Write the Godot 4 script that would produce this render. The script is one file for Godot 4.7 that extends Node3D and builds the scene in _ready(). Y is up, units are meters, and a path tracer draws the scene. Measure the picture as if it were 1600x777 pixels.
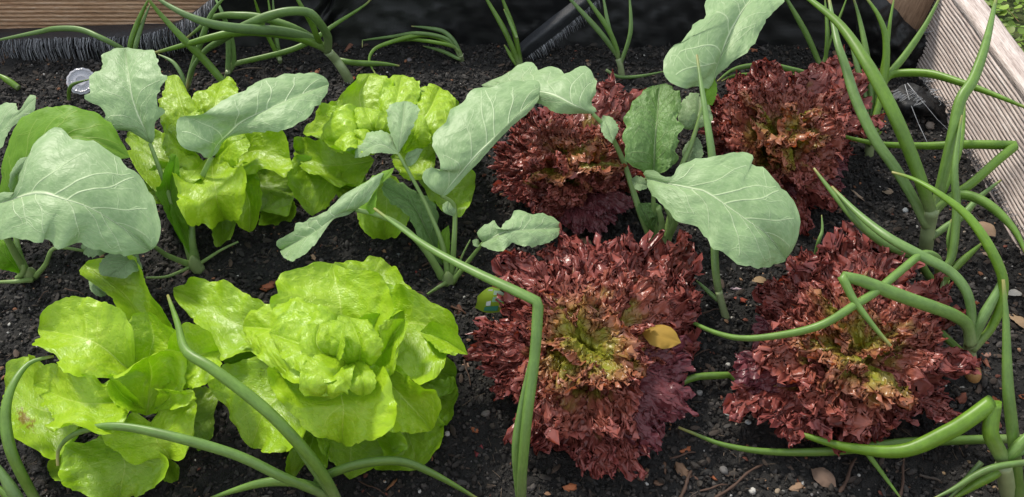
extends Node3D
# A raised bed of lettuces, kohlrabi and spring onions, seen from above on an overcast day. Metres, y up, soil at y = 0.

var noise := FastNoiseLite.new()
var geo := FastNoiseLite.new()  # one feature per unit
var rng := RandomNumberGenerator.new()
var M := {}
var taken := {}

# ------------------------------------------------------------------ helpers
func lin(r: float, g: float, b: float) -> Color:
	return Color(r, g, b).linear_to_srgb()

func numbered(called: String) -> String:
	var k: int = taken.get(called, 0)
	taken[called] = k + 1
	return called if k == 0 else "%s_%03d" % [called, k]

func thing(called: String, label: String, category: String, at := Vector3.ZERO, group := "") -> Node3D:
	var o := Node3D.new()
	o.name = numbered(called)
	add_child(o)
	o.position = at
	tag(o, label, category, group)
	return o

func tag(o: Node3D, label: String, category: String, group := "") -> void:
	o.set_meta("label", label)
	o.set_meta("category", category)
	if group != "":
		o.set_meta("group", group)

func part(parent: Node3D, called: String, mesh: Mesh, mat: Material, xf := Transform3D.IDENTITY) -> MeshInstance3D:
	var o := MeshInstance3D.new()
	o.name = called
	o.mesh = mesh
	o.material_override = mat
	o.transform = xf
	parent.add_child(o, true)
	return o

func structure(called: String, mesh: Mesh, mat: Material) -> MeshInstance3D:
	var o := part(self, called, mesh, mat)
	o.set_meta("kind", "structure")
	return o

func mesh_of(v: PackedVector3Array, n: PackedVector3Array, uv: PackedVector2Array, c: PackedColorArray, idx: PackedInt32Array) -> ArrayMesh:
	var a := []
	a.resize(Mesh.ARRAY_MAX)
	a[Mesh.ARRAY_VERTEX] = v
	a[Mesh.ARRAY_NORMAL] = n
	if uv.size() > 0:
		a[Mesh.ARRAY_TEX_UV] = uv
	if c.size() > 0:
		a[Mesh.ARRAY_COLOR] = c
	a[Mesh.ARRAY_INDEX] = idx
	var m := ArrayMesh.new()
	m.add_surface_from_arrays(Mesh.PRIMITIVE_TRIANGLES, a)
	return m

# a grid of rows x cols points as a smooth sheet
func grid_mesh(p: PackedVector3Array, rows: int, cols: int, uv: PackedVector2Array, c: PackedColorArray, closed := false) -> ArrayMesh:
	var n := PackedVector3Array()
	n.resize(p.size())
	for i in rows:
		for j in cols:
			var k := i * cols + j
			var a := p[mini(i + 1, rows - 1) * cols + j] - p[maxi(i - 1, 0) * cols + j]
			var jn := mini(j + 1, cols - 1)
			var jp := maxi(j - 1, 0)
			if closed:
				jn = 1 if j == cols - 1 else j + 1
				jp = cols - 2 if j == 0 else j - 1
			var b := p[i * cols + jn] - p[i * cols + jp]
			var q := a.cross(b)
			if q.length_squared() < 1e-16:
				var ii := clampi(i, 1, rows - 2)
				q = (p[(ii + 1) * cols + j] - p[(ii - 1) * cols + j]).cross(p[ii * cols + jn] - p[ii * cols + jp])
			n[k] = q.normalized() if q.length_squared() > 1e-18 else Vector3.UP
	var idx := PackedInt32Array()
	for i in rows - 1:
		for j in cols - 1:
			var k := i * cols + j
			idx.append_array([k, k + 1, k + cols, k + 1, k + cols + 1, k + cols])
	return mesh_of(p, n, uv, c, idx)

func pts(a: Array) -> PackedVector3Array:
	var o := PackedVector3Array()
	for k in a.size() / 3:
		o.append(Vector3(a[3 * k], a[3 * k + 1], a[3 * k + 2]))
	return o

# Catmull-Rom through the points, resampled evenly by length
func resample(p: PackedVector3Array, n: int) -> PackedVector3Array:
	var dense := PackedVector3Array()
	for i in p.size() - 1:
		var a := p[maxi(i - 1, 0)]
		var b := p[i]
		var c := p[i + 1]
		var d := p[mini(i + 2, p.size() - 1)]
		for k in 10:
			var t := k / 10.0
			var t2 := t * t
			var t3 := t2 * t
			dense.append(0.5 * ((2.0 * b) + (c - a) * t + (2.0 * a - 5.0 * b + 4.0 * c - d) * t2 + (3.0 * b - a - 3.0 * c + d) * t3))
	dense.append(p[p.size() - 1])
	var run := PackedFloat32Array([0.0])
	for i in dense.size() - 1:
		run.append(run[i] + dense[i].distance_to(dense[i + 1]))
	var total := run[run.size() - 1]
	var o := PackedVector3Array()
	var at := 0
	for k in n:
		var want := total * k / (n - 1.0)
		while at < run.size() - 2 and run[at + 1] < want:
			at += 1
		var seg := maxf(run[at + 1] - run[at], 1e-9)
		o.append(dense[at].lerp(dense[at + 1], clampf((want - run[at]) / seg, 0, 1)))
	return o

# a leaf blade spanned between its midrib and its two margins
func blade(mid: PackedVector3Array, left: PackedVector3Array, right: PackedVector3Array, o: Dictionary) -> ArrayMesh:
	var nt: int = o.get("nt", 30)
	var ns: int = o.get("ns", 12)
	var sd: float = o.get("seed", 0.0)
	var m := resample(mid, nt + 1)
	var l := resample(left, nt + 1)
	var r := resample(right, nt + 1)
	var cols := 2 * ns + 1
	var p := PackedVector3Array()
	var uv := PackedVector2Array()
	var c := PackedColorArray()
	var sign := 0.0
	for i in range(2, nt - 1):
		sign += (m[i + 1] - m[i - 1]).cross(r[i] - l[i]).normalized().y
	sign = 1.0 if sign >= 0 else -1.0
	var bulge: float = o.get("bulge", 0.1)
	var wave: float = o.get("wave", 0.004)
	var wf: float = o.get("wave_freq", 60.0)
	var crinkle: float = o.get("crinkle", 0.001)
	var cf: float = o.get("crinkle_freq", 60.0)
	var groove: float = o.get("groove", 0.0)
	var jag: float = o.get("jag", 0.0)
	var tint: Color = o.get("tint", Color.WHITE)
	var rim: Color = o.get("rim", tint)
	var stained: bool = o.get("stain", false)
	for i in nt + 1:
		var t := i / float(nt)
		var tan := (m[mini(i + 1, nt)] - m[maxi(i - 1, 0)]).normalized()
		var nrm := tan.cross((r[i] - l[i]))
		nrm = (nrm.normalized() if nrm.length() > 1e-7 else Vector3.UP) * sign
		for j in cols:
			var s := j / float(ns) - 1.0
			var e := l[i] if s < 0 else r[i]
			var a := absf(s)
			var out := e - m[i]
			var w := out.length()
			var q := m[i] + out * a
			var fade := clampf(w / 0.025, 0, 1)
			var up := bulge * w * 4.0 * a * (1.0 - a) * (1.0 - 0.4 * a)
			up += wave * fade * a * a * a * geo.get_noise_2d(q.x * wf * 2.0 + sd * 7.0 + signf(s) * 31.0, (q.z + q.y) * wf * 2.0)* 2.0
			up += crinkle * fade * (0.6 - absf(geo.get_noise_3d(q.x * cf + sd, q.y * cf, q.z * cf)) * 1.6) * (1.0 - 0.4 * a) * minf(1.0, a * 4.0)
			up -= groove * fade * pow(1.0 - a, 3.0)
			q += nrm * up
			if jag > 0.0 and w > 1e-5:
				q += out / w * jag * fade * pow(a, 4.0) * geo.get_noise_2d(t * 13.0, sd * 9.0 + signf(s) * 50.0) * 2.0
			p.append(q)
			uv.append(Vector2(0.5 + 0.5 * s, t))
			var v := 1.0 + 0.14 * geo.get_noise_3d(q.x * 18.0 + sd * 3.0, q.y * 18.0, q.z * 18.0)
			var col := tint.lerp(rim, clampf((a - 0.91) * 11.0, 0, 1))
			if stained:
				var dd := Vector2((t - 0.62) / 0.10, (s - 0.50) / 0.17).length() + geo.get_noise_3d(q.x * 160.0, q.y * 160.0, q.z * 160.0) * 1.3
				col = col.lerp(Color(0.5, 0.16, 0.10), clampf((1.0 - dd) * 3.0, 0, 0.85))
			c.append(Color(col.r * v, col.g * v, col.b * v))
	return grid_mesh(p, nt + 1, cols, uv, c)

# a tube along a path; ra at its foot, rb at its end
func tube(path: PackedVector3Array, radii: PackedFloat32Array, sides: int, tint: Color, flat := 1.0, foot := Color(0, 0, 0, 0), tip := Color(0, 0, 0, 0)) -> ArrayMesh:
	var n := path.size()
	var p := PackedVector3Array()
	var uv := PackedVector2Array()
	var c := PackedColorArray()
	var side := Vector3.RIGHT
	var t0 := (path[1] - path[0]).normalized()
	side = t0.cross(Vector3(0.3, 0.2, 0.93)).normalized()
	var run := 0.0
	for i in n:
		var t := (path[mini(i + 1, n - 1)] - path[maxi(i - 1, 0)]).normalized()
		side = (side - t * side.dot(t)).normalized()
		var up := t.cross(side)
		if i > 0:
			run += path[i].distance_to(path[i - 1])
		for j in sides + 1:
			var a := TAU * j / sides
			p.append(path[i] + (side * cos(a) + up * sin(a) * flat) * radii[i] * (1.0 + 0.05 * geo.get_noise_2d(cos(a) * 2.0 + path[0].z * 30.0, sin(a) * 2.0 + run * 12.0)))
			uv.append(Vector2(j / float(sides), run * 10.0))
			var v := 1.0 + 0.2 * geo.get_noise_2d(run * 60.0, path[0].x * 90.0)
			var s := i / float(n - 1)
			var col := tint
			if foot.a > 0.0:
				col = col.lerp(foot, clampf(1.0 - s * 7.0 + 0.3 * geo.get_noise_2d(j * 0.8, run * 40.0), 0, 1))
				col = col.lerp(tip, clampf((s - 0.93) * 14.0 + 0.4 * geo.get_noise_2d(j * 0.8, run * 60.0), 0, 1))
			c.append(Color(col.r * v, col.g * v, col.b * v))
	# close both ends with a collapsed ring
	for e in 2:
		var at := path[0] if e == 0 else path[n - 1]
		var ring := PackedVector3Array()
		var ru := PackedVector2Array()
		var rc := PackedColorArray()
		for j in sides + 1:
			ring.append(at)
			ru.append(Vector2(0.5, 0.0))
			rc.append(tint)
		if e == 0:
			ring.append_array(p)
			ru.append_array(uv)
			rc.append_array(c)
			p = ring
			uv = ru
			c = rc
		else:
			p.append_array(ring)
			uv.append_array(ru)
			c.append_array(rc)
	return grid_mesh(p, n + 2, sides + 1, uv, c, true)

func soil_height(x: float, z: float) -> float:
	return 0.010 * geo.get_noise_2d(x * 9.0, z * 9.0) + 0.006 * geo.get_noise_2d(x * 32.0 + 40.0, z * 32.0) - 0.004

func gray_image(w: int, h: int, f: Callable) -> PackedFloat32Array:
	var o := PackedFloat32Array()
	o.resize(w * h)
	for y in h:
		for x in w:
			o[y * w + x] = f.call(x, y)
	return o

func colour_texture(w: int, h: int, v: PackedFloat32Array, ramp: Gradient) -> ImageTexture:
	var b := PackedByteArray()
	b.resize(w * h * 3)
	var lut := []
	for k in 256:
		lut.append(ramp.sample(k / 255.0))
	for k in w * h:
		var c: Color = lut[clampi(int(v[k] * 255.0), 0, 255)]
		b[3 * k] = c.r8
		b[3 * k + 1] = c.g8
		b[3 * k + 2] = c.b8
	return ImageTexture.create_from_image(Image.create_from_data(w, h, false, Image.FORMAT_RGB8, b))

func gray_texture(w: int, h: int, v: PackedFloat32Array) -> ImageTexture:
	var b := PackedByteArray()
	b.resize(w * h)
	for k in w * h:
		b[k] = clampi(int(v[k] * 255.0), 0, 255)
	return ImageTexture.create_from_image(Image.create_from_data(w, h, false, Image.FORMAT_L8, b))

func ramp(stops: Array) -> Gradient:
	var g := Gradient.new()
	var at := PackedFloat32Array()
	var co := PackedColorArray()
	for s in stops:
		at.append(s[0])
		co.append(s[1])
	g.offsets = at
	g.colors = co
	return g

# stamps a soft line into a field of values (veins of a leaf)
func stroke(f: PackedFloat32Array, n: int, a: Vector2, b: Vector2, bend: float, wa: float, wb: float, strength: float) -> PackedVector2Array:
	var d := b - a
	var side := Vector2(-d.y, d.x)
	var steps := int(d.length() * n) + 2
	var path := PackedVector2Array()
	for k in steps + 1:
		var t := k / float(steps)
		var q := a + d * t + side * bend * 4.0 * t * (1.0 - t) + side * 0.012 * sin(t * 9.0 + a.y * 50.0)
		path.append(q)
		var w := lerpf(wa, wb, t)
		var x0 := int(q.x * n - w * 2.0)
		var y0 := int(q.y * n - w * 2.0)
		for y in range(maxi(y0, 0), mini(y0 + int(w * 4.0) + 2, n)):
			for x in range(maxi(x0, 0), mini(x0 + int(w * 4.0) + 2, n)):
				var e := Vector2(x - q.x * n, y - q.y * n).length() / w
				var v := strength * exp(-e * e)
				if v > f[y * n + x]:
					f[y * n + x] = v
	return path

func vein_field(n: int, pairs: int, seed_no: int, main: float) -> PackedFloat32Array:
	var f := PackedFloat32Array()
	f.resize(n * n)
	var g := RandomNumberGenerator.new()
	g.seed = seed_no
	stroke(f, n, Vector2(0.5, -0.02), Vector2(0.5, 0.98), 0.0, 7.0 * main, 1.4 * main, 0.9)
	for side in [-1.0, 1.0]:
		for k in pairs:
			var t := 0.05 + 0.85 * (k + g.randf_range(-0.25, 0.25) + (0.4 if side > 0 else 0.0)) / pairs
			var a := Vector2(0.5, t)
			var b := Vector2(0.5 + side * g.randf_range(0.36, 0.46), minf(t + g.randf_range(0.12, 0.26), 0.99))
			var path := stroke(f, n, a, b, side * g.randf_range(0.03, 0.10), 2.2 * main, 0.8 * main, 0.66)
			for q in 5:
				var s: Vector2 = path[int(path.size() * g.randf_range(0.2, 0.95)) - 1]
				var dir := Vector2(side * g.randf_range(0.02, 0.12), g.randf_range(-0.09, 0.12))
				stroke(f, n, s, s + dir, g.randf_range(-0.15, 0.15), 1.2 * main, 0.7, 0.42)
	return f

func leaf_material(texture: Texture2D, height: Texture2D, depth: float, rough: float, back: Color, sheen := 0.0) -> StandardMaterial3D:
	var m := StandardMaterial3D.new()
	m.albedo_texture = texture
	m.vertex_color_use_as_albedo = true
	m.roughness = rough
	m.metallic_specular = 0.5
	m.cull_mode = BaseMaterial3D.CULL_DISABLED
	if height != null:
		m.heightmap_enabled = true
		m.heightmap_texture = height
		m.heightmap_scale = depth
	m.backlight_enabled = true
	m.backlight = back
	if sheen > 0.0:
		m.rim_enabled = true
		m.rim = sheen
		m.rim_tint = 0.4
	return m

func make_materials() -> void:
	var n := 512
	var cell := FastNoiseLite.new()
	cell.noise_type = FastNoiseLite.TYPE_CELLULAR
	cell.cellular_return_type = FastNoiseLite.RETURN_DISTANCE2_SUB
	cell.frequency = 1.0
	# kohlrabi: pale veins on grey-green
	var kv := vein_field(n, 7, 5, 1.0)
	var kc := PackedFloat32Array()
	kc.resize(n * n)
	var kh := PackedFloat32Array()
	kh.resize(n * n)
	for y in n:
		for x in n:
			var k := y * n + x
			var net := 1.0 - clampf(cell.get_noise_2d(x * 0.045, y * 0.045) + 1.0, 0, 1) * 5.0
			net = clampf(net, 0, 1) * 0.26
			var mottle := noise.get_noise_2d(x * 0.35, y * 0.35) * 0.10
			kc[k] = clampf(0.18 + mottle + maxf(net * 0.55, kv[k] * 0.8), 0, 1)
			kh[k] = clampf(0.35 + maxf(net * 0.5, kv[k] * 0.6) + 0.12 * noise.get_noise_2d(x * 0.5, y * 0.5 + 300.0), 0, 1)
	var kt := colour_texture(n, n, kc, ramp([[0.0, lin(0.18, 0.31, 0.115)], [0.2, lin(0.27, 0.40, 0.18)], [0.5, lin(0.42, 0.55, 0.29)], [1.0, lin(0.68, 0.76, 0.50)]]))
	var kht := gray_texture(n, n, kh)
	M.kohl = leaf_material(kt, kht, -0.16, 0.48, lin(0.20, 0.32, 0.06))
	var kt1 := colour_texture(n, n, kc, ramp([[0.0, lin(0.16, 0.37, 0.012)], [0.2, lin(0.21, 0.44, 0.016)], [0.5, lin(0.34, 0.55, 0.07)], [1.0, lin(0.52, 0.68, 0.22)]]))  # young leaves, and undersides whose backlit glow is painted into this yellow-green
	M.kohl_young_backlit = leaf_material(kt1, kht, -0.12, 0.55, lin(0.45, 0.75, 0.03))
	var kt2 := colour_texture(n, n, kc, ramp([[0.0, lin(0.11, 0.24, 0.05)], [0.2, lin(0.18, 0.33, 0.085)], [0.5, lin(0.32, 0.48, 0.18)], [1.0, lin(0.55, 0.68, 0.36)]]))
	M.kohl_crisp = leaf_material(kt2, kht, -0.3, 0.42, lin(0.30, 0.55, 0.06))
	# butterhead: soft blistered yellow-green with fine veins
	var bv := vein_field(n, 6, 11, 0.75)
	var bc := PackedFloat32Array()
	bc.resize(n * n)
	var bh := PackedFloat32Array()
	bh.resize(n * n)
	for y in n:
		for x in n:
			var k := y * n + x
			var cl := clampf(cell.get_noise_2d(x * 0.022 + 0.6 * noise.get_noise_2d(x * 0.4, y * 0.4), y * 0.022) + 1.0, 0, 1)
			var net := clampf(1.0 - cl * 4.0, 0, 1)
			bc[k] = clampf(0.35 + noise.get_noise_2d(x * 0.12, y * 0.12) * 0.16 + net * 0.16 + bv[k] * 0.5, 0, 1)
			bh[k] = clampf(0.25 + minf(cl * 1.3, 0.5) + noise.get_noise_2d(x * 0.7, y * 0.7) * 0.06 - bv[k] * 0.1, 0, 1)
	var bt := colour_texture(n, n, bc, ramp([[0.0, lin(0.23, 0.42, 0.010)], [0.4, lin(0.35, 0.54, 0.018)], [0.7, lin(0.47, 0.63, 0.07)], [1.0, lin(0.66, 0.76, 0.30)]]))
	M.butter = leaf_material(bt, gray_texture(n, n, bh), 0.10, 0.36, lin(0.36, 0.52, 0.01))
	# red frilly lettuce: pigment in the vertex colours, blisters in the relief
	var lh := PackedFloat32Array()
	lh.resize(n * n)
	var lc := PackedFloat32Array()
	lc.resize(n * n)
	for y in n:
		for x in n:
			var k := y * n + x
			lh[k] = clampf(0.5 + 0.3 * noise.get_noise_2d(x * 1.3, y * 1.3) + 0.3 * noise.get_noise_2d(x * 3.0 + 90.0, y * 3.0), 0, 1)
			lc[k] = clampf(0.6 + 0.5 * noise.get_noise_2d(x * 1.6 + 200.0, y * 1.6), 0, 1)
	M.lollo = leaf_material(colour_texture(n, n, lc, ramp([[0.0, lin(0.62, 0.6, 0.6)], [1.0, lin(1, 1, 1)]])), gray_texture(n, n, lh), 0.05, 0.27, lin(0.70, 0.40, 0.10))
	# onion leaves: fine lengthwise streaks, waxy
	var st := PackedFloat32Array()
	st.resize(128 * 256)
	for y in 256:
		for x in 128:
			st[y * 128 + x] = clampf(0.5 + 0.35 * noise.get_noise_2d(x * 4.0, y * 0.12) + 0.25 * noise.get_noise_2d(x * 0.7, y * 0.5 + 77.0), 0, 1)
	M.onion = leaf_material(colour_texture(128, 256, st, ramp([[0.0, lin(0.5, 0.56, 0.48)], [1.0, lin(1.0, 1.0, 1.0)]])), null, 0.0, 0.42, lin(0.10, 0.2, 0.02))
	M.stalk = leaf_material(colour_texture(128, 256, st, ramp([[0.0, lin(0.8, 0.8, 0.8)], [1.0, lin(1, 1, 1)]])), null, 0.0, 0.4, lin(0.15, 0.2, 0.02))
	# soil
	var so := PackedFloat32Array()
	so.resize(n * n)
	var sh := PackedFloat32Array()
	sh.resize(n * n)
	for y in n:
		for x in n:
			var k := y * n + x
			var q := noise.get_noise_2d(x * 2.2, y * 2.2) + 0.7 * noise.get_noise_2d(x * 5.5 + 30.0, y * 5.5)
			so[k] = clampf(0.42 + 0.5 * q, 0, 1)
			sh[k] = clampf(0.5 + 0.45 * q, 0, 1)
	var soil := StandardMaterial3D.new()
	soil.albedo_texture = colour_texture(n, n, so, ramp([[0.0, lin(0.006, 0.0055, 0.005)], [0.6, lin(0.014, 0.0125, 0.011)], [1.0, lin(0.035, 0.03, 0.026)]]))
	soil.heightmap_enabled = true
	soil.heightmap_texture = gray_texture(n, n, sh)
	soil.heightmap_scale = 0.4
	soil.uv1_triplanar = true
	soil.uv1_world_triplanar = true
	soil.uv1_scale = Vector3(5, 5, 5)
	soil.roughness = 0.85
	M.soil = soil
	M.crumb = plain(Color.WHITE, 0.8)
	# weathered wood: long grain in UV
	var wg := PackedFloat32Array()
	wg.resize(n * n)
	for y in n:
		for x in n:
			var q := 0.5 * noise.get_noise_2d(x * 0.12, y * 3.0) + 0.5 * noise.get_noise_2d(x * 0.5 + 60.0, y * 9.0) + 0.35 * noise.get_noise_2d(x * 0.08, y * 0.6 + 500.0)
			wg[y * n + x] = clampf(0.55 + 0.75 * q, 0, 1)
	var wt := gray_texture(n, n, wg)
	M.board_grey = wood(colour_texture(n, n, wg, ramp([[0.0, lin(0.14, 0.10, 0.085)], [0.35, lin(0.42, 0.34, 0.30)], [0.7, lin(0.60, 0.51, 0.46)], [1.0, lin(0.72, 0.66, 0.62)]])), wt)
	M.board_brown = wood(colour_texture(n, n, wg, ramp([[0.0, lin(0.14, 0.07, 0.035)], [0.4, lin(0.46, 0.27, 0.15)], [0.75, lin(0.62, 0.42, 0.27)], [1.0, lin(0.74, 0.58, 0.43)]])), wt)
	M.post = wood(colour_texture(n, n, wg, ramp([[0.0, lin(0.10, 0.055, 0.03)], [0.5, lin(0.20, 0.12, 0.07)], [1.0, lin(0.28, 0.18, 0.11)]])), wt)
	# black woven liner
	var wv := PackedFloat32Array()
	wv.resize(256 * 256)
	for y in 256:
		for x in 256:
			var a := sin(x * TAU / 8.0)
			var b := sin(y * TAU / 8.0)
			var over := a if (int(x / 8.0) + int(y / 8.0)) % 2 == 0 else b
			wv[y * 256 + x] = clampf(0.5 + 0.3 * over + 0.2 * noise.get_noise_2d(x * 2.0, y * 2.0), 0, 1)
	var liner := StandardMaterial3D.new()
	liner.albedo_color = lin(0.007, 0.0073, 0.008)
	liner.roughness = 0.5
	liner.heightmap_enabled = true
	liner.heightmap_texture = gray_texture(256, 256, wv)
	liner.heightmap_scale = 0.03
	liner.cull_mode = BaseMaterial3D.CULL_DISABLED
	M.liner = liner
	var sheen_copy: StandardMaterial3D = liner.duplicate()
	sheen_copy.albedo_color = lin(0.035, 0.037, 0.042)  # lighter than the black liner: grazing sky reflection put into the colour
	sheen_copy.roughness = 0.42
	M.liner_sheen = sheen_copy
	var thread := plain(Color.WHITE, 0.22)
	M.thread = thread
	M.pale_thread = plain(lin(0.35, 0.36, 0.38), 0.3)

func plain(c: Color, rough: float) -> StandardMaterial3D:
	var m := StandardMaterial3D.new()
	m.albedo_color = c
	m.roughness = rough
	m.vertex_color_use_as_albedo = true
	m.cull_mode = BaseMaterial3D.CULL_DISABLED
	return m

func wood(t: Texture2D, h: Texture2D) -> StandardMaterial3D:
	var m := StandardMaterial3D.new()
	m.albedo_texture = t
	m.heightmap_enabled = true
	m.heightmap_texture = h
	m.heightmap_scale = 0.12
	m.roughness = 0.8
	return m

# ------------------------------------------------------------------ scene
func _ready() -> void:
	noise.noise_type = FastNoiseLite.TYPE_SIMPLEX_SMOOTH
	noise.frequency = 0.11
	noise.seed = 3
	geo.noise_type = FastNoiseLite.TYPE_SIMPLEX_SMOOTH
	geo.frequency = 1.0
	geo.seed = 9
	rng.seed = 21
	var cam := Camera3D.new()
	cam.name = "camera"
	cam.position = Vector3(0, 0.82, 0)
	cam.rotation_degrees = Vector3(-50, 0, 0)
	cam.fov = 37.637
	cam.near = 0.02
	cam.far = 60.0
	add_child(cam)
	cam.current = true
	var env := Environment.new()
	env.background_mode = Environment.BG_SKY
	var sky := Sky.new()
	var sm := ProceduralSkyMaterial.new()
	sm.sky_top_color = Color(0.86, 0.89, 0.93)
	sm.sky_horizon_color = Color(0.80, 0.83, 0.87)
	sm.ground_bottom_color = Color(0.20, 0.22, 0.16)
	sm.ground_horizon_color = Color(0.45, 0.47, 0.42)
	sm.sky_curve = 0.4
	sky.sky_material = sm
	env.sky = sky
	env.background_energy_multiplier = 0.54
	env.tonemap_mode = Environment.TONE_MAPPER_LINEAR
	env.tonemap_exposure = 2.5
	env.sdfgi_enabled = true
	env.ssao_enabled = true
	env.ssil_enabled = true
	var we := WorldEnvironment.new()
	we.name = "world_environment"
	we.environment = env
	add_child(we)
	var sun := DirectionalLight3D.new()
	sun.name = "sun"
	sun.light_energy = 0.5
	sun.light_angular_distance = 10.0
	sun.light_color = Color(1.0, 0.97, 0.92)
	sun.shadow_enabled = true
	add_child(sun)
	sun.look_at_from_position(Vector3(-1.0, 1.7, -1.9), Vector3(0, 0, -0.6))
	make_materials()
	print("materials ", Time.get_ticks_msec())
	build_ground()
	build_bed()
	build_liner()
	print("setting ", Time.get_ticks_msec())
	build_kohlrabi()
	build_butterheads()
	print("green ", Time.get_ticks_msec())
	build_red_lettuces()
	print("red ", Time.get_ticks_msec())
	build_onions()
	build_small_things()
	build_debris()
	print("done ", Time.get_ticks_msec())

func build_ground() -> void:
	# soil sheet
	var nx := 420
	var nz := 280
	var x0 := -0.95
	var x1 := 0.752
	var z0 := -1.235
	var z1 := -0.12
	var p := PackedVector3Array()
	var fine := FastNoiseLite.new()
	fine.noise_type = FastNoiseLite.TYPE_CELLULAR
	fine.cellular_return_type = FastNoiseLite.RETURN_DISTANCE
	fine.frequency = 1.0
	for i in nz + 1:
		for j in nx + 1:
			var x := lerpf(x0, x1, j / float(nx))
			var z := lerpf(z0, z1, i / float(nz))
			var lump := -fine.get_noise_2d(x * 95.0, z * 95.0) * 0.0035 - fine.get_noise_2d(x * 42.0 + 9.0, z * 42.0) * 0.004
			p.append(Vector3(x, soil_height(x, z) + lump - 0.006 + 0.003 * geo.get_noise_2d(x * 700.0, z * 700.0), z))
	structure("soil", grid_mesh(p, nz + 1, nx + 1, PackedVector2Array(), PackedColorArray()), M.soil)
	# lawn around the bed, below its boards
	var g := PackedVector3Array()
	for i in 41:
		for j in 41:
			g.append(Vector3(lerpf(-20, 20, j / 40.0), -0.22, lerpf(-20, 20, i / 40.0)))
	var gm := plain(lin(0.06, 0.075, 0.02), 0.95)
	structure("ground", grid_mesh(g, 41, 41, PackedVector2Array(), PackedColorArray()), gm)
	# clover and moss cover outside the right board
	var leaf := round_leaf()
	var mm := MultiMesh.new()
	mm.transform_format = MultiMesh.TRANSFORM_3D
	mm.use_colors = true
	mm.mesh = leaf
	var places := []
	while places.size() < 9000:
		var x := rng.randf_range(0.80, 1.7)
		var z := rng.randf_range(-2.3, -0.4)
		var d := geo.get_noise_2d(x * 9.0, z * 9.0)
		if d < -0.28 and rng.randf() < 0.85:
			continue
		var s := rng.randf_range(0.006, 0.0125)
		var b := Basis(Vector3.UP, rng.randf() * TAU) * Basis(Vector3.RIGHT, rng.randf_range(-0.6, 0.6)) * Basis(Vector3.FORWARD, rng.randf_range(-0.5, 0.5))
		places.append([Transform3D(b.scaled(Vector3(s, s, s)), Vector3(x, -0.215 + rng.randf() * 0.035 + d * 0.02, z)), Color(0.17, 0.30, 0.035) * rng.randf_range(0.55, 1.25) + Color(0.05, 0.02, 0) * rng.randf()])
	mm.instance_count = places.size()
	for k in places.size():
		mm.set_instance_transform(k, places[k][0])
		mm.set_instance_color(k, places[k][1])
	var mi := MultiMeshInstance3D.new()
	mi.name = "ground_cover"
	mi.multimesh = mm
	var cm := plain(Color.WHITE, 0.5)
	cm.backlight_enabled = true
	cm.backlight = lin(0.3, 0.5, 0.05)
	mi.material_override = cm
	add_child(mi)
	mi.set_meta("kind", "stuff")
	tag(mi, "small round-leaved green weeds growing outside the right board", "ground cover")
	# straw and dead stems between the weeds
	var straw := SurfaceTool.new()
	straw.begin(Mesh.PRIMITIVE_TRIANGLES)
	for k in 260:
		var a := Vector3(rng.randf_range(0.82, 1.5), -0.20, rng.randf_range(-2.0, -0.5))
		var b := a + Vector3(rng.randf_range(-0.06, 0.06), rng.randf_range(-0.01, 0.02), rng.randf_range(-0.06, 0.06))
		sliver(straw, a, b, 0.0012)
	straw.generate_normals()
	var so := part(self, "dead_stems", straw.commit(), plain(lin(0.20, 0.13, 0.06), 0.9))
	so.set_meta("kind", "stuff")
	tag(so, "thin brown dead stems lying among the weeds outside the bed", "dead stems")

func round_leaf() -> ArrayMesh:
	var v := PackedVector3Array([Vector3(0, -0.12, 0)])
	var n := PackedVector3Array([Vector3.UP])
	var idx := PackedInt32Array()
	for k in 10:
		var a := TAU * k / 10.0
		var r := 1.0 + (-0.35 if k == 0 else 0.0)
		v.append(Vector3(cos(a) * r, 0.1 * sin(a * 2.0), sin(a) * r))
		n.append(Vector3(cos(a) * -0.2, 1, sin(a) * -0.2).normalized())
		idx.append_array([0, 1 + k, 1 + (k + 1) % 10])
	return mesh_of(v, n, PackedVector2Array(), PackedColorArray(), idx)

func sliver(st: SurfaceTool, a: Vector3, b: Vector3, w: float, tint := Color.WHITE) -> void:
	var d := (b - a).normalized()
	var s := d.cross(Vector3.UP if absf(d.y) < 0.9 else Vector3.RIGHT).normalized() * w
	var u := s.cross(d).normalized() * w
	var ring := [s, -0.5 * s + 0.87 * u, -0.5 * s - 0.87 * u]
	for k in 3:
		var p: Vector3 = ring[k]
		var q: Vector3 = ring[(k + 1) % 3]
		st.set_color(tint)
		for t in [a + p, b + p * 0.6, a + q, a + q, b + p * 0.6, b + q * 0.6]:
			st.add_vertex(t)

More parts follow.
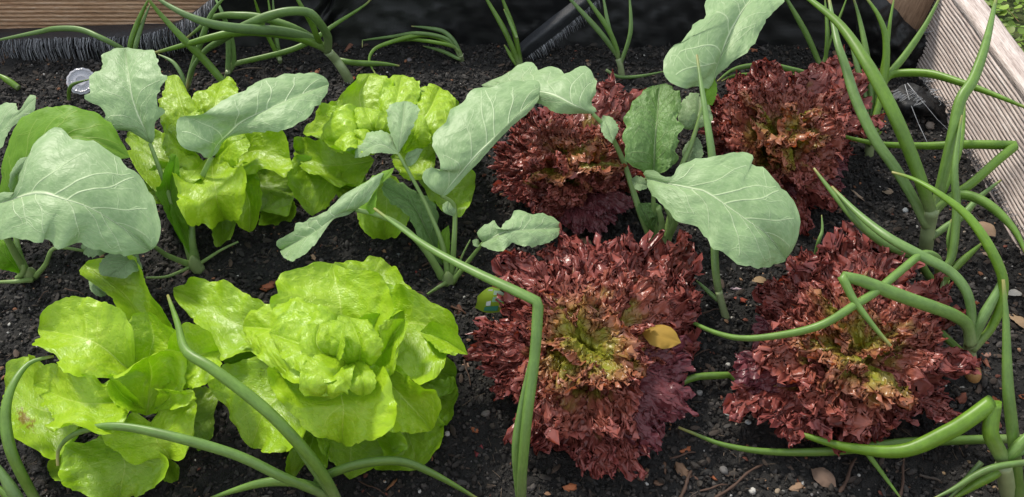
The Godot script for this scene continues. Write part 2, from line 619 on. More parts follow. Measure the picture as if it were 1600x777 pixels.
# a decking board: ribbed face, smooth top; runs along x from 0 to length, face looks to +z
func ribbed_board(length: float, low: float, top: float, thick: float, pitch: float, warp: float) -> ArrayMesh:
	var prof := PackedVector2Array()  # (y, z)
	prof.append(Vector2(low, 0))
	var y := low
	while y + pitch < top - 0.010:
		var g := pitch
		prof.append_array([Vector2(y, 0), Vector2(y + g * 0.46, 0.0), Vector2(y + g * 0.53, -0.0006), Vector2(y + g * 0.60, -0.0052), Vector2(y + g * 0.90, -0.0052), Vector2(y + g * 0.96, -0.0006)])
		y += g
	prof.append_array([Vector2(y, 0), Vector2(top - 0.004, 0), Vector2(top - 0.0012, -0.0012), Vector2(top, -0.004), Vector2(top, -thick + 0.004), Vector2(top - 0.0012, -thick + 0.0012), Vector2(top - 0.004, -thick), Vector2(low, -thick)])
	var st := SurfaceTool.new()
	st.begin(Mesh.PRIMITIVE_TRIANGLES)
	var n := 60
	var run := 0.0
	for k in prof.size() - 1:
		var a := prof[k]
		var b := prof[k + 1]
		var l := a.distance_to(b)
		for i in n:
			var xa := length * i / n
			var xb := length * (i + 1) / n
			var q := []
			for c in [[xa, a, run], [xb, a, run], [xb, b, run + l], [xa, b, run + l]]:
				var e: Vector2 = c[1]
				var dz := 0.0008 * geo.get_noise_2d(c[0] * 40.0, e.x * 300.0) + warp * geo.get_noise_2d(c[0] * 9.0, 7.0)
				q.append([Vector3(c[0], e.x + 0.0005 * geo.get_noise_2d(c[0] * 60.0, e.x * 90.0), e.y + dz), Vector2(c[0] * 1.6, c[2] * 2.2)])
			for t in [0, 2, 1, 0, 3, 2]:
				st.set_uv(q[t][1])
				st.add_vertex(q[t][0])
		run += l
	st.generate_normals()
	return st.commit()

func build_bed() -> void:
	var bed := thing("raised_bed", "wooden raised bed with grooved boards holding the dark soil", "raised bed", Vector3(0, -0.22, -0.68))
	var down := 0.22
	# right board: its grooved face looks towards -x
	var right := ribbed_board(2.0, 0.0, 0.153 + down, 0.042, 0.0068, 0.002)
	var o := part(bed, "side_board", right, M.board_grey, Transform3D(Basis(Vector3.UP, -PI / 2), Vector3(0.75, 0, -1.28 + 0.68)))
	o.set_meta("label", "weathered grey grooved board on the right")
	var back := ribbed_board(1.86, 0.0, 0.153 + down, 0.042, 0.0088, 0.002)
	var o2 := part(bed, "back_board", back, M.board_brown, Transform3D(Basis(), Vector3(-1.11, 0, -1.236 + 0.68)))
	o2.set_meta("label", "warm brown grooved board behind the frayed liner")
	part(bed, "side_board", right, M.board_grey, Transform3D(Basis(Vector3.UP, PI / 2), Vector3(-1.11, 0, 0.72 + 0.68)))
	part(bed, "front_board", back, M.board_brown, Transform3D(Basis(Vector3.UP, PI), Vector3(0.75, 0, -0.10 + 0.68)))
	for s in [[0.673, -1.2345], [-1.1085, -1.2345]]:
		part(bed, "corner_post", post_mesh(0.074, 0.14 + down), M.post, Transform3D(Basis(), Vector3(s[0], 0, s[1] + 0.68)))

func post_mesh(w: float, h: float) -> ArrayMesh:
	var prof := []
	var b := 0.004
	for c in [[b, 0], [w - b, 0], [w, b], [w, w - b], [w - b, w], [b, w], [0, w - b], [0, b]]:
		prof.append(Vector2(c[0], c[1]))
	var st := SurfaceTool.new()
	st.begin(Mesh.PRIMITIVE_TRIANGLES)
	for k in 8:
		var p: Vector2 = prof[k]
		var q: Vector2 = prof[(k + 1) % 8]
		var v := [Vector3(p.x, 0, p.y), Vector3(q.x, 0, q.y), Vector3(q.x, h, q.y), Vector3(p.x, h, p.y)]
		var u := [Vector2(0, k * 0.12), Vector2(0, k * 0.12 + 0.12), Vector2(h * 2.0, k * 0.12 + 0.12), Vector2(h * 2.0, k * 0.12)]
		for t in [0, 1, 2, 0, 2, 3]:
			st.set_uv(u[t])
			st.add_vertex(v[t])
		for t in [Vector3(w / 2, h, w / 2), Vector3(p.x, h, p.y), Vector3(q.x, h, q.y)]:
			st.set_uv(Vector2(t.x, t.z) * 2.0)
			st.add_vertex(t)
	st.generate_normals()
	return st.commit()

# a sheet through rows of control points (each row a list of x, y, z), with creases
func sheet(rows: Array, n: int, rough: float) -> ArrayMesh:
	var lines := []
	for r in rows:
		lines.append(resample(pts(r), n))
	var p := PackedVector3Array()
	var uv := PackedVector2Array()
	var m := 24
	for i in n:
		var c := PackedVector3Array()
		for l in lines:
			c.append(l[i])
		var q := resample(c, m)
		for k in m:
			var w := rough * geo.get_noise_3d(q[k].x * 30.0, q[k].y * 30.0, q[k].z * 30.0)
			p.append(q[k] + Vector3(0, w * 0.4, w))
			uv.append(Vector2(q[k].x * 12.0, k * 0.1))
	return grid_mesh(p, n, m, uv, PackedColorArray())

func fringe(st: SurfaceTool, a: Vector3, b: Vector3, count: int, hang: Vector3, spread: float, w := 0.0005, pale := false) -> void:
	for k in count:
		var t := (k + rng.randf()) / count
		var p := a.lerp(b, t) + Vector3(0, rng.randf_range(-0.002, 0.002), rng.randf_range(-0.002, 0.002))
		var d := hang * rng.randf_range(0.6, 1.25) + Vector3(rng.randf_range(-1, 1), rng.randf_range(-0.6, 0.6), rng.randf_range(-0.4, 0.6)) * spread
		var mid := p + d * 0.55 + Vector3(0, 0.15 * d.length(), 0.1 * d.length())
		var g := rng.randf()
		var tint := Color(0.03, 0.031, 0.034).lerp(Color(0.50, 0.51, 0.54), g * g)  # black threads; the paler tints paint in sky glint
		if pale:
			tint = Color.WHITE
		sliver(st, p, mid, w, tint)
		sliver(st, mid, p + d, w * 0.8, tint)

func build_liner() -> void:
	var l := thing("liner", "black woven liner fabric hung along the back board", "liner", Vector3(0, 0, 0))
	part(l, "fabric", sheet(DATA_LINER_BACK, 90, 0.006), M.liner)
	var f := thing("liner_flap", "black liner strip slumped below the brown board at the back left, with a frayed edge", "liner")
	part(f, "fabric", sheet(DATA_FLAP, 60, 0.004), M.liner_sheen)
	var st := SurfaceTool.new()
	st.begin(Mesh.PRIMITIVE_TRIANGLES)
	var line := resample(pts(DATA_FLAP_EDGE), 40)
	for k in 39:
		fringe(st, line[k], line[k + 1], 16, Vector3(0.001, -0.034, 0.020), 0.004, 0.0009)
		fringe(st, line[k] + Vector3(0, 0.002, 0.003), line[k + 1] + Vector3(0, 0.002, 0.003), 5, Vector3(0.001, -0.022, 0.022), 0.006, 0.0008)
	st.generate_normals()
	var fr := part(f, "frayed_edge", st.commit(), M.thread)
	fr.set_meta("kind", "stuff")
	var d := thing("liner_strip", "dark folded liner strip with a frayed edge slanting down the back liner", "liner")
	part(d, "fabric", sheet(DATA_STRIP, 40, 0.002), M.liner_sheen)
	st = SurfaceTool.new()
	st.begin(Mesh.PRIMITIVE_TRIANGLES)
	line = resample(pts(DATA_STRIP_EDGE), 20)
	for k in 19:
		fringe(st, line[k], line[k + 1], 12, Vector3(0.006, -0.012, 0.006), 0.003, 0.0006)
	st.generate_normals()
	fr = part(d, "frayed_edge", st.commit(), M.thread)
	fr.set_meta("kind", "stuff")
	var c := thing("liner_corner", "crumpled black liner tucked into the back right corner with loose shiny threads", "liner")
	part(c, "fabric", sheet(DATA_CORNER, 50, 0.010), M.liner)
	part(c, "fabric", sheet(DATA_CORNER2, 50, 0.010), M.liner)
	st = SurfaceTool.new()
	st.begin(Mesh.PRIMITIVE_TRIANGLES)
	line = resample(pts(DATA_CORNER_EDGE), 24)
	for k in 23:
		fringe(st, line[k], line[k + 1], 10, Vector3(0.006, 0.004, 0.004), 0.010, 0.0006)
	line = resample(pts(DATA_SIDE_EDGE), 40)
	for k in 39:
		fringe(st, line[k], line[k + 1], 9, Vector3(-0.003, 0.012, 0.004), 0.009, 0.0006)
	st.generate_normals()
	fr = part(c, "frayed_edge", st.commit(), M.thread)
	fr.set_meta("kind", "stuff")
	st = SurfaceTool.new()
	st.begin(Mesh.PRIMITIVE_TRIANGLES)
	for t in DATA_PALE:
		var q := pts(t)
		for k in q.size() - 1:
			sliver(st, q[k], q[k + 1], 0.0007)
	for t in DATA_PALE_FRAY:
		var q := pts(t)
		fringe(st, q[0], q[1], 26, Vector3(-0.012, -0.002, 0.006), 0.003, 0.0006, true)
	st.generate_normals()
	part(c, "loose_thread", st.commit(), M.pale_thread)

# ------------------------------------------------------------------ plants
func stalk_tube(path: Array, r: float, tint: Color) -> ArrayMesh:
	var line := resample(pts(path), 22)
	var rad := PackedFloat32Array()
	for k in 22:
		var t := k / 21.0
		rad.append(r * (1.35 - 0.65 * t) * (1.0 + 0.3 * maxf(0.0, 0.15 - t) / 0.15))
	return tube(line, rad, 9, tint, 0.85)

func build_kohlrabi() -> void:
	var sd := 1.0
	for k in DATA_KOHL:
		var t := thing("kohlrabi_plant", k.label, "kohlrabi", k.at, "kohlrabi plants in the bed")
		for e in k.leaves:
			sd += 1.37
			var tone: float = e.tone
			var mat: StandardMaterial3D = [M.kohl, M.kohl_young_backlit, M.kohl_crisp][e.kind]
			var opts := {"seed": sd, "nt": 48, "ns": 16, "bulge": 0.10, "wave": 0.0035, "wave_freq": 10.0, "crinkle": 0.0036, "crinkle_freq": 30.0, "groove": 0.0012, "jag": 0.0022, "tint": Color(tone, tone, tone), "rim": Color(tone * 1.15, tone * 1.15, tone * 1.05)}
			if e.kind == 2:
				opts.crinkle = 0.004
				opts.crinkle_freq = 70.0
				opts.wave = 0.006
				opts.wave_freq = 22.0
			var o := part(t, "leaf", blade(pts(e.mid), pts(e.l), pts(e.r), opts), mat)
			if e.has("stalk"):
				part(o, "leaf_stalk", stalk_tube(e.stalk, e.sr, Color(0.26, 0.40, 0.12)), M.stalk)
		for e in k.stalks:
			part(t, "leaf_stalk", stalk_tube(e[0], e[1], Color(0.27, 0.40, 0.13)), M.stalk)
		part(t, "stem", tube(resample(pts(k.stem), 10), PackedFloat32Array([0.005, 0.0075, 0.009, 0.0095, 0.0095, 0.009, 0.0075, 0.006, 0.004, 0.001]), 10, Color(0.30, 0.40, 0.16)), M.stalk)

func build_butterheads() -> void:
	var sd := 100.0
	for k in DATA_BUTTER:
		var t := thing("butterhead_lettuce", k.label, "lettuce", k.at, "green butterhead lettuces")
		var n := 0
		for e in k.leaves:
			sd += 2.13
			n += 1
			var tone: float = e.tone
			var heart := pow(n / float(k.leaves.size()), 1.6)  # inner leaves are blanched yellow
			var tint := Color(0.80, 0.88, 0.9).lerp(Color(1.35, 1.2, 5.0), heart)
			part(t, "leaf", blade(pts(e.mid), pts(e.l), pts(e.r), {"seed": sd, "nt": 48, "ns": 22, "bulge": (e.bulge * 0.35 if e.bulge >= 0.3 else e.bulge * 0.5 - 0.26), "wave": 0.011, "wave_freq": 8.0, "crinkle": (0.0050 if e.bulge >= 0.3 else 0.0042), "crinkle_freq": (30.0 if e.bulge >= 0.3 else 24.0), "groove": (0.0012 if e.bulge >= 0.3 else 0.004), "jag": 0.0016,
				"tint": tint * tone, "rim": tint * tone * 1.3, "stain": e.stain == 1}), M.butter)

# one frilly leaf along +x, unit length, upper side +y
func frilly_leaf(kind: int, sd: float) -> ArrayMesh:
	var nr := 34
	var na := 300
	var p := PackedVector3Array()
	var uv := PackedVector2Array()
	var c := PackedColorArray()
	var flat: float = 0.55 if kind == 3 else 1.0
	var green := Color(0.40, 0.42, 0.05)
	var red := [Color(0.36, 0.098, 0.075), Color(0.47, 0.145, 0.095), Color(0.52, 0.24, 0.085), Color(0.22, 0.06, 0.068)]
	var rim := [Color(0.40, 0.11, 0.10), Color(0.52, 0.165, 0.135), Color(0.55, 0.21, 0.13), Color(0.24, 0.065, 0.082)]
	var reach: float = [0.40, 0.55, 0.78, 0.18][kind]
	for i in nr + 1:
		var r := i / float(nr)
		for j in na + 1:
			var a := j / float(na) * 2.0 - 1.0
			var phi := a * 1.05
			var big := geo.get_noise_2d(a * 1.6 + sd * 13.0, sd)
			var tooth := geo.get_noise_2d(a * 24.0, sd * 5.0 + 40.0)
			var reach_out := (1.0 - 0.25 * a * a) * (1.0 + 0.4 * big) * (1.0 + 0.05 * tooth * pow(r, 5.0))
			var q := Vector3(r * cos(phi) * reach_out, 0, r * sin(phi) * reach_out * 0.85)
			var f := pow(r, 1.5)
			var g := pow(r, 3.0)
			var e := pow(r, 4.0)
			var w1 := a * 7.0 + 3.0 * geo.get_noise_2d(a * 1.3, sd * 3.0 + r) + sd
			var w2 := a * 36.0 + r * 7.0 + 8.0 * geo.get_noise_2d(a * 4.0 + 20.0, sd * 2.0 + r * 4.0)
			var w3 := a * 96.0 + 7.0 * geo.get_noise_2d(a * 9.0 + 50.0, sd * 4.0 + r * 5.0)
			var h := 0.24 * sin(PI * r * 0.92) + flat * (0.09 * f * sin(w1) + 0.022 * g * sin(w2) + 0.016 * e * sin(w3))
			var slide := flat * (0.05 * f * cos(w1 + 0.6) + 0.020 * g * cos(w2 + 0.9) + 0.014 * e * cos(w3 + 0.5))
			q += Vector3(-sin(phi), 0, cos(phi)) * slide + Vector3(cos(phi), 0, sin(phi)) * flat * (0.03 * e * sin(w3 * 0.5 + 2.0) + 0.03 * g * sin(w2 * 0.5))
			q.y = h
			var c1 := Vector3(geo.get_noise_3d(q.x * 6.0 + sd * 9.0, q.y * 6.0, q.z * 6.0), geo.get_noise_3d(q.x * 6.0, q.y * 6.0 + 50.0, q.z * 6.0 + sd), geo.get_noise_3d(q.x * 6.0, q.y * 6.0 + 90.0 + sd, q.z * 6.0))
			var c2 := geo.get_noise_3d(q.x * 19.0 + sd * 4.0, q.y * 19.0, q.z * 19.0)
			var c3 := Vector3(geo.get_noise_3d(q.x * 11.0 + sd * 6.0, q.y * 11.0, q.z * 11.0), geo.get_noise_3d(q.x * 11.0, q.y * 11.0 + 30.0, q.z * 11.0 + sd * 2.0), geo.get_noise_3d(q.x * 11.0, q.y * 11.0 + 70.0 + sd, q.z * 11.0))
			q += flat * (c1 * 0.13 * f + c3 * 0.075 * g) + Vector3(0, c2 * 0.018, 0)
			p.append(q)
			uv.append(Vector2(a * 0.9 + sd * 0.13, r))
			var mix := clampf((r - reach) * 2.6 + 0.5 + 0.9 * geo.get_noise_3d(q.x * 4.0, sd * 7.0, q.z * 4.0), 0, 1)
			var col: Color = green.lerp(red[kind], mix)
			col = col.lerp(rim[kind], clampf((r - 0.88) * 8.0, 0, 1))
			c.append(col)
	return grid_mesh(p, nr + 1, na + 1, uv, c)

func build_red_lettuces() -> void:
	var variants := []
	for kind in 4:
		var list := []
		for k in 5:
			list.append(frilly_leaf(kind, 1.0 + kind * 3.7 + k * 1.9))
		variants.append(list)
	var g := RandomNumberGenerator.new()
	g.seed = 77
	for k in DATA_RED:
		var t := thing("red_lettuce", k.label, "lettuce", k.at, "red frilly lettuces")
		var n := 0
		for e in k.tips:
			n += 1
			var tip := Vector3(e[0], e[1], e[2])
			var kind: int = e[4]
			var foot := Vector3(tip.x * 0.12, 0.012 + (0.03 if kind == 2 else (0.015 if kind == 1 else 0.0)), tip.z * 0.12)
			var x := tip - foot
			var up := (Vector3.UP - x.normalized() * x.normalized().y).normalized()
			up = up.rotated(x.normalized(), g.randf_range(-0.35, 0.35))
			var z := x.normalized().cross(up) * x.length() * float(e[3]) * g.randf_range(1.0, 1.35)
			var m: ArrayMesh = variants[kind][n % 5]
			part(t, "leaf", m, M.lollo, Transform3D(Basis(x, up * x.length() * g.randf_range(0.75, 1.05), z), foot))

func build_onions() -> void:
	var n := 0
	for k in DATA_ONION:
		n += 1
		var t := thing("spring_onion", k.label, "onion", k.at, "spring onions in the bed")
		if k.has("bulb"):
			part(t, "bulb", tube(resample(pts(k.bulb), 9), PackedFloat32Array([0.002, 0.006, 0.0085, 0.0095, 0.0098, 0.0095, 0.009, 0.0085, 0.008]), 12, Color(0.50, 0.27, 0.10)), M.stalk)
		if k.has("stem"):
			var line := resample(pts(k.stem), 12)
			var rad := PackedFloat32Array()
			for i in 12:
				rad.append(k.sr * (1.05 - 0.1 * i / 11.0))
			part(t, "stem", tube(line, rad, 12, Color(0.34, 0.42, 0.20)), M.stalk)
		for e in k.leaves:
			var count: int = maxi(26, int(e[0].size() * 1.6))
			var line := resample(pts(e[0]), count)
			var rad := PackedFloat32Array()
			for i in count:
				var s := i / float(count - 1)
				rad.append(e[1] * (0.92 + 0.12 * sin(s * 3.0)) * (1.0 if s < 0.45 else lerpf(1.0, 0.30, pow((s - 0.45) / 0.55, 1.5))))
			var v := rng.randf()
			var tint := Color(0.155, 0.29, 0.022).lerp(Color(0.19, 0.31, 0.10), v) * rng.randf_range(0.85, 1.2)
			part(t, "leaf", tube(line, rad, 14, tint, 0.8, Color(0.30, 0.38, 0.16, 1), Color(0.42, 0.36, 0.12, 1)), M.onion)

# ------------------------------------------------------------------ small things
func build_small_things() -> void:
	# plant label stuck in the soil
	var at := DATA_TAG_AT
	var t := thing("plant_label", "small bent green and yellow plant label beside the front red lettuce", "plant label", at)
	var card := sheet(DATA_TAG, 16, 0.0)
	part(t, "card", card, plain(lin(0.42, 0.62, 0.05), 0.35))
	for e in DATA_TAG_MARKS:
		part(t, "print", sheet(e[0], 8, 0.0), plain(Color(e[1]), 0.35))
	# scalloped clear plastic disc
	var d := thing("plastic_disc", "pale translucent scalloped plastic disc standing in the soil at the back left", "plastic disc", DATA_DISC_AT)
	var p := PackedVector3Array()
	var rr := [0.0, 0.35, 0.37, 0.40, 0.7, 0.80, 0.83, 0.86, 0.97, 1.0, 1.0]
	var hh := [0.0, 0.0, 0.002, 0.0, 0.0, 0.0, 0.0025, 0.0, 0.0, -0.0007, -0.0025]
	for i in rr.size():
		for j in 97:
			var a := TAU * j / 96.0
			var r: float = 0.024 * rr[i] * (1.0 + (0.055 * absf(sin(a * 7.0)) if rr[i] > 0.75 else 0.0))
			p.append(Vector3(cos(a) * r, hh[i] + (0.0006 * sin(a * 24.0) if rr[i] == 0.7 else 0.0), sin(a) * r))
	var dm := plain(lin(0.62, 0.62, 0.68), 0.18)
	dm.transparency = BaseMaterial3D.TRANSPARENCY_ALPHA
	dm.albedo_color.a = 0.6
	part(d, "disc", grid_mesh(p, rr.size(), 97, PackedVector2Array(), PackedColorArray(), true), dm, Transform3D(Basis(Vector3.RIGHT, 0.55) * Basis(Vector3.FORWARD, 0.15), Vector3(0, 0.022, 0)))

func lump(sd: float, squash: Vector3, rough: float) -> ArrayMesh:
	var p := PackedVector3Array()
	var rows := 7
	var cols := 9
	for i in rows:
		for j in cols:
			var th := PI * i / (rows - 1.0)
			var ph := TAU * (j % (cols - 1)) / (cols - 1.0)
			var v := Vector3(sin(th) * cos(ph), cos(th), sin(th) * sin(ph))
			v *= 1.0 + rough * geo.get_noise_3d(v.x * 1.1 + sd * 11.0, v.y * 1.1, v.z * 1.1)
			p.append(v * squash)
	return grid_mesh(p, rows, cols, PackedVector2Array(), PackedColorArray(), true)

func crumb(sd: float, squash: Vector3) -> ArrayMesh:
	# an irregular faceted grain: a jittered octahedron split once
	var v := [Vector3.UP, Vector3.DOWN, Vector3.RIGHT, Vector3.LEFT, Vector3.BACK, Vector3.FORWARD]
	var st := SurfaceTool.new()
	st.begin(Mesh.PRIMITIVE_TRIANGLES)
	st.set_smooth_group(-1)
	var jit := func(q: Vector3) -> Vector3: return q * (1.0 + 0.45 * geo.get_noise_3d(q.x * 1.6 + sd * 17.0, q.y * 1.6, q.z * 1.6)) * squash
	for y in 2:
		for k in 4:
			var a: Vector3 = v[y]
			var ring := [v[2], v[4], v[3], v[5]]
			var b: Vector3 = ring[k]
			var c: Vector3 = ring[(k + 1) % 4]
			if y == 1:
				var s := b
				b = c
				c = s
			var ab := (a + b).normalized()
			var bc := (b + c).normalized()
			var ca := (c + a).normalized()
			for tri in [[a, ab, ca], [ab, b, bc], [ca, bc, c], [ab, bc, ca]]:
				for q in [0, 2, 1]:
					st.add_vertex(jit.call(tri[q]))
	st.generate_normals()
	return st.commit()

func scatter(called: String, label: String, category: String, mesh: Mesh, count: int, small: float, large: float, power: float, tones: Array, lift: float, flat_turn := false, lift_base := -0.0015, mat: Material = M.crumb) -> void:
	var mm := MultiMesh.new()
	mm.transform_format = MultiMesh.TRANSFORM_3D
	mm.use_colors = true
	mm.mesh = mesh
	mm.instance_count = count
	for k in count:
		var x := rng.randf_range(-0.93, 0.745)
		var z := rng.randf_range(-1.205, -0.14)
		var s := lerpf(small, large, pow(rng.randf(), power))
		var b := Basis(Vector3.UP, rng.randf() * TAU)
		b = b * (Basis(Vector3.RIGHT, rng.randf_range(-0.5, 0.5)) * Basis(Vector3.FORWARD, rng.randf_range(-0.35, 0.35)) if flat_turn else Basis(Vector3(rng.randf() - 0.5, rng.randf() - 0.5, rng.randf() - 0.5).normalized(), rng.randf() * TAU))
		mm.set_instance_transform(k, Transform3D(b.scaled(Vector3(s, s, s)), Vector3(x, soil_height(x, z) + lift_base + s * lift, z)))
		var c: Color = tones[rng.randi() % tones.size()]
		mm.set_instance_color(k, c * rng.randf_range(0.6, 1.4))
	var o := MultiMeshInstance3D.new()
	o.name = called
	o.multimesh = mm
	o.material_override = mat
	add_child(o)
	o.set_meta("kind", "stuff")
	tag(o, label, category)

func build_debris() -> void:
	var dark := [Color(0.010, 0.009, 0.008), Color(0.016, 0.014, 0.012), Color(0.022, 0.018, 0.015), Color(0.011, 0.010, 0.0095), Color(0.012, 0.010, 0.009), Color(0.032, 0.026, 0.021), Color(0.05, 0.044, 0.04)]
	scatter("soil_crumbs", "dark crumbs covering the whole soil", "soil crumbs", crumb(1.0, Vector3(1, 0.75, 0.9)), 85000, 0.0007, 0.0036, 2.4, dark, 0.5)
	scatter("soil_clods", "larger dark clods lying across the soil", "soil clods", crumb(2.0, Vector3(1.2, 0.7, 0.8)), 14000, 0.0015, 0.0058, 2.6, dark, 0.4)
	scatter("bark_flakes", "tiny dark bark flakes strewn over the soil", "bark flakes", crumb(3.0, Vector3(1.5, 0.22, 0.7)), 4500, 0.0015, 0.0055, 2.2, [Color(0.02, 0.016, 0.013), Color(0.035, 0.024, 0.017), Color(0.05, 0.032, 0.022), Color(0.03, 0.027, 0.025)], 0.7, true)
	scatter("pale_grit", "tiny pale grit speckled over the soil", "grit", crumb(4.0, Vector3(1, 0.8, 0.9)), 1700, 0.0006, 0.0022, 2.5, [Color(0.45, 0.43, 0.40), Color(0.25, 0.21, 0.17), Color(0.16, 0.15, 0.15)], 0.9)
	scatter("rust_crumbs", "tiny rust brown wood crumbs speckled over the soil", "wood crumbs", crumb(5.0, Vector3(1.3, 0.5, 0.8)), 1600, 0.001, 0.0034, 2.2, [Color(0.16, 0.065, 0.03), Color(0.20, 0.11, 0.06), Color(0.12, 0.035, 0.02)], 0.8, true)
	var st := SurfaceTool.new()
	st.begin(Mesh.PRIMITIVE_TRIANGLES)
	for k in 2600:
		var x := rng.randf_range(-0.92, 0.74)
		var z := rng.randf_range(-1.2, -0.15)
		var l := rng.randf_range(0.004, 0.016)
		var a := rng.randf() * TAU
		var p := Vector3(x, soil_height(x, z) + 0.0005, z)
		sliver(st, p, p + Vector3(cos(a) * l, rng.randf_range(-0.001, 0.004), sin(a) * l), rng.randf_range(0.0002, 0.0006))
	st.generate_normals()
	var fo := part(self, "root_fibres", st.commit(), plain(lin(0.13, 0.095, 0.068), 0.9))
	fo.set_meta("kind", "stuff")
	tag(fo, "fine brown root fibres strewn over the soil", "root fibres")
	var stones := [lump(1, Vector3(1, 0.65, 0.8), 0.5), lump(2, Vector3(1, 0.7, 0.9), 0.6), lump(3, Vector3(1.1, 0.6, 0.75), 0.5)]
	var chips := [lump(4, Vector3(1.2, 0.22, 0.6), 1.2), lump(5, Vector3(1, 0.3, 0.7), 1.4), lump(6, Vector3(1.5, 0.2, 0.45), 1.1)]
	var n := 0
	for e in DATA_DEBRIS:
		n += 1
		var x: float = e[1]
		var z: float = e[2]
		var y := soil_height(x, z) - 0.002
		var size: float = e[3] * {"pebble": 0.66, "wood_chip": 0.85, "dry_leaf": 0.8, "twig": 0.8}[e[0]]
		var c := Color(e[4]) * 0.8
		var o: MeshInstance3D
		var turn := Basis(Vector3.UP, rng.randf() * TAU) * Basis(Vector3.RIGHT, rng.randf_range(-0.35, 0.35))
		var mat := plain(c, 0.75)
		match e[0]:
			"pebble":
				o = part(self, numbered("pebble"), stones[n % 3], mat, Transform3D(turn.scaled(Vector3.ONE * size), Vector3(x, y + size * 0.4, z)))
			"wood_chip":
				o = part(self, numbered("wood_chip"), chips[n % 3], mat, Transform3D(turn.scaled(Vector3.ONE * size), Vector3(x, y + size * 0.25, z)))
			"dry_leaf":
				var m := pts([-1, 0, 0, -0.2, 0.32, 0.05, 1, 0.12, 0])
				var lo := pts([-1, 0, 0, -0.4, 0.28, -0.55, 0.4, 0.4, -0.5, 1, 0.12, 0])
				var hi := pts([-1, 0, 0, -0.4, 0.1, 0.6, 0.4, 0.06, 0.55, 1, 0.12, 0])
				for a in [m, lo, hi]:
					for q in a.size():
						a[q] = a[q] * size
				o = part(self, numbered("dry_leaf"), blade(m, lo, hi, {"nt": 16, "ns": 6, "seed": n, "wave": 0.003, "crinkle": 0.0015, "crinkle_freq": 120.0, "jag": 0.001}), mat, Transform3D(Basis(Vector3.UP, e[7] if e.size() > 7 else rng.randf() * TAU), Vector3(x, e[6] if e.size() > 7 else y + 0.003, z)))
			"twig":
				var b := Vector3(e[6] - x, 0, e[7] - z)
				var s := b.cross(Vector3.UP)
				var line := resample(PackedVector3Array([Vector3.ZERO, b * 0.35 + s * 0.02 + Vector3(0, 0.002, 0), b * 0.7 - s * 0.02 + Vector3(0, 0.003, 0), b]), 10)
				var rad := PackedFloat32Array()
				for q in 10:
					rad.append(size * (1.0 + 0.25 * sin(q * 2.3 + n)) * (1.0 - 0.03 * q))
				o = part(self, numbered("twig"), tube(line, rad, 6, Color.WHITE), mat, Transform3D(Basis(), Vector3(x, maxf(y, soil_height(e[6], e[7]) - 0.002) + size + 0.001, z)))
		tag(o, e[5], {"pebble": "pebble", "wood_chip": "wood chip", "dry_leaf": "dry leaf", "twig": "twig"}[e[0]], {"pebble": "pebbles on the soil", "wood_chip": "wood chips on the soil", "dry_leaf": "dry leaves on the soil", "twig": "twigs on the soil"}[e[0]])

# ------------------------------------------------------------------ measurements

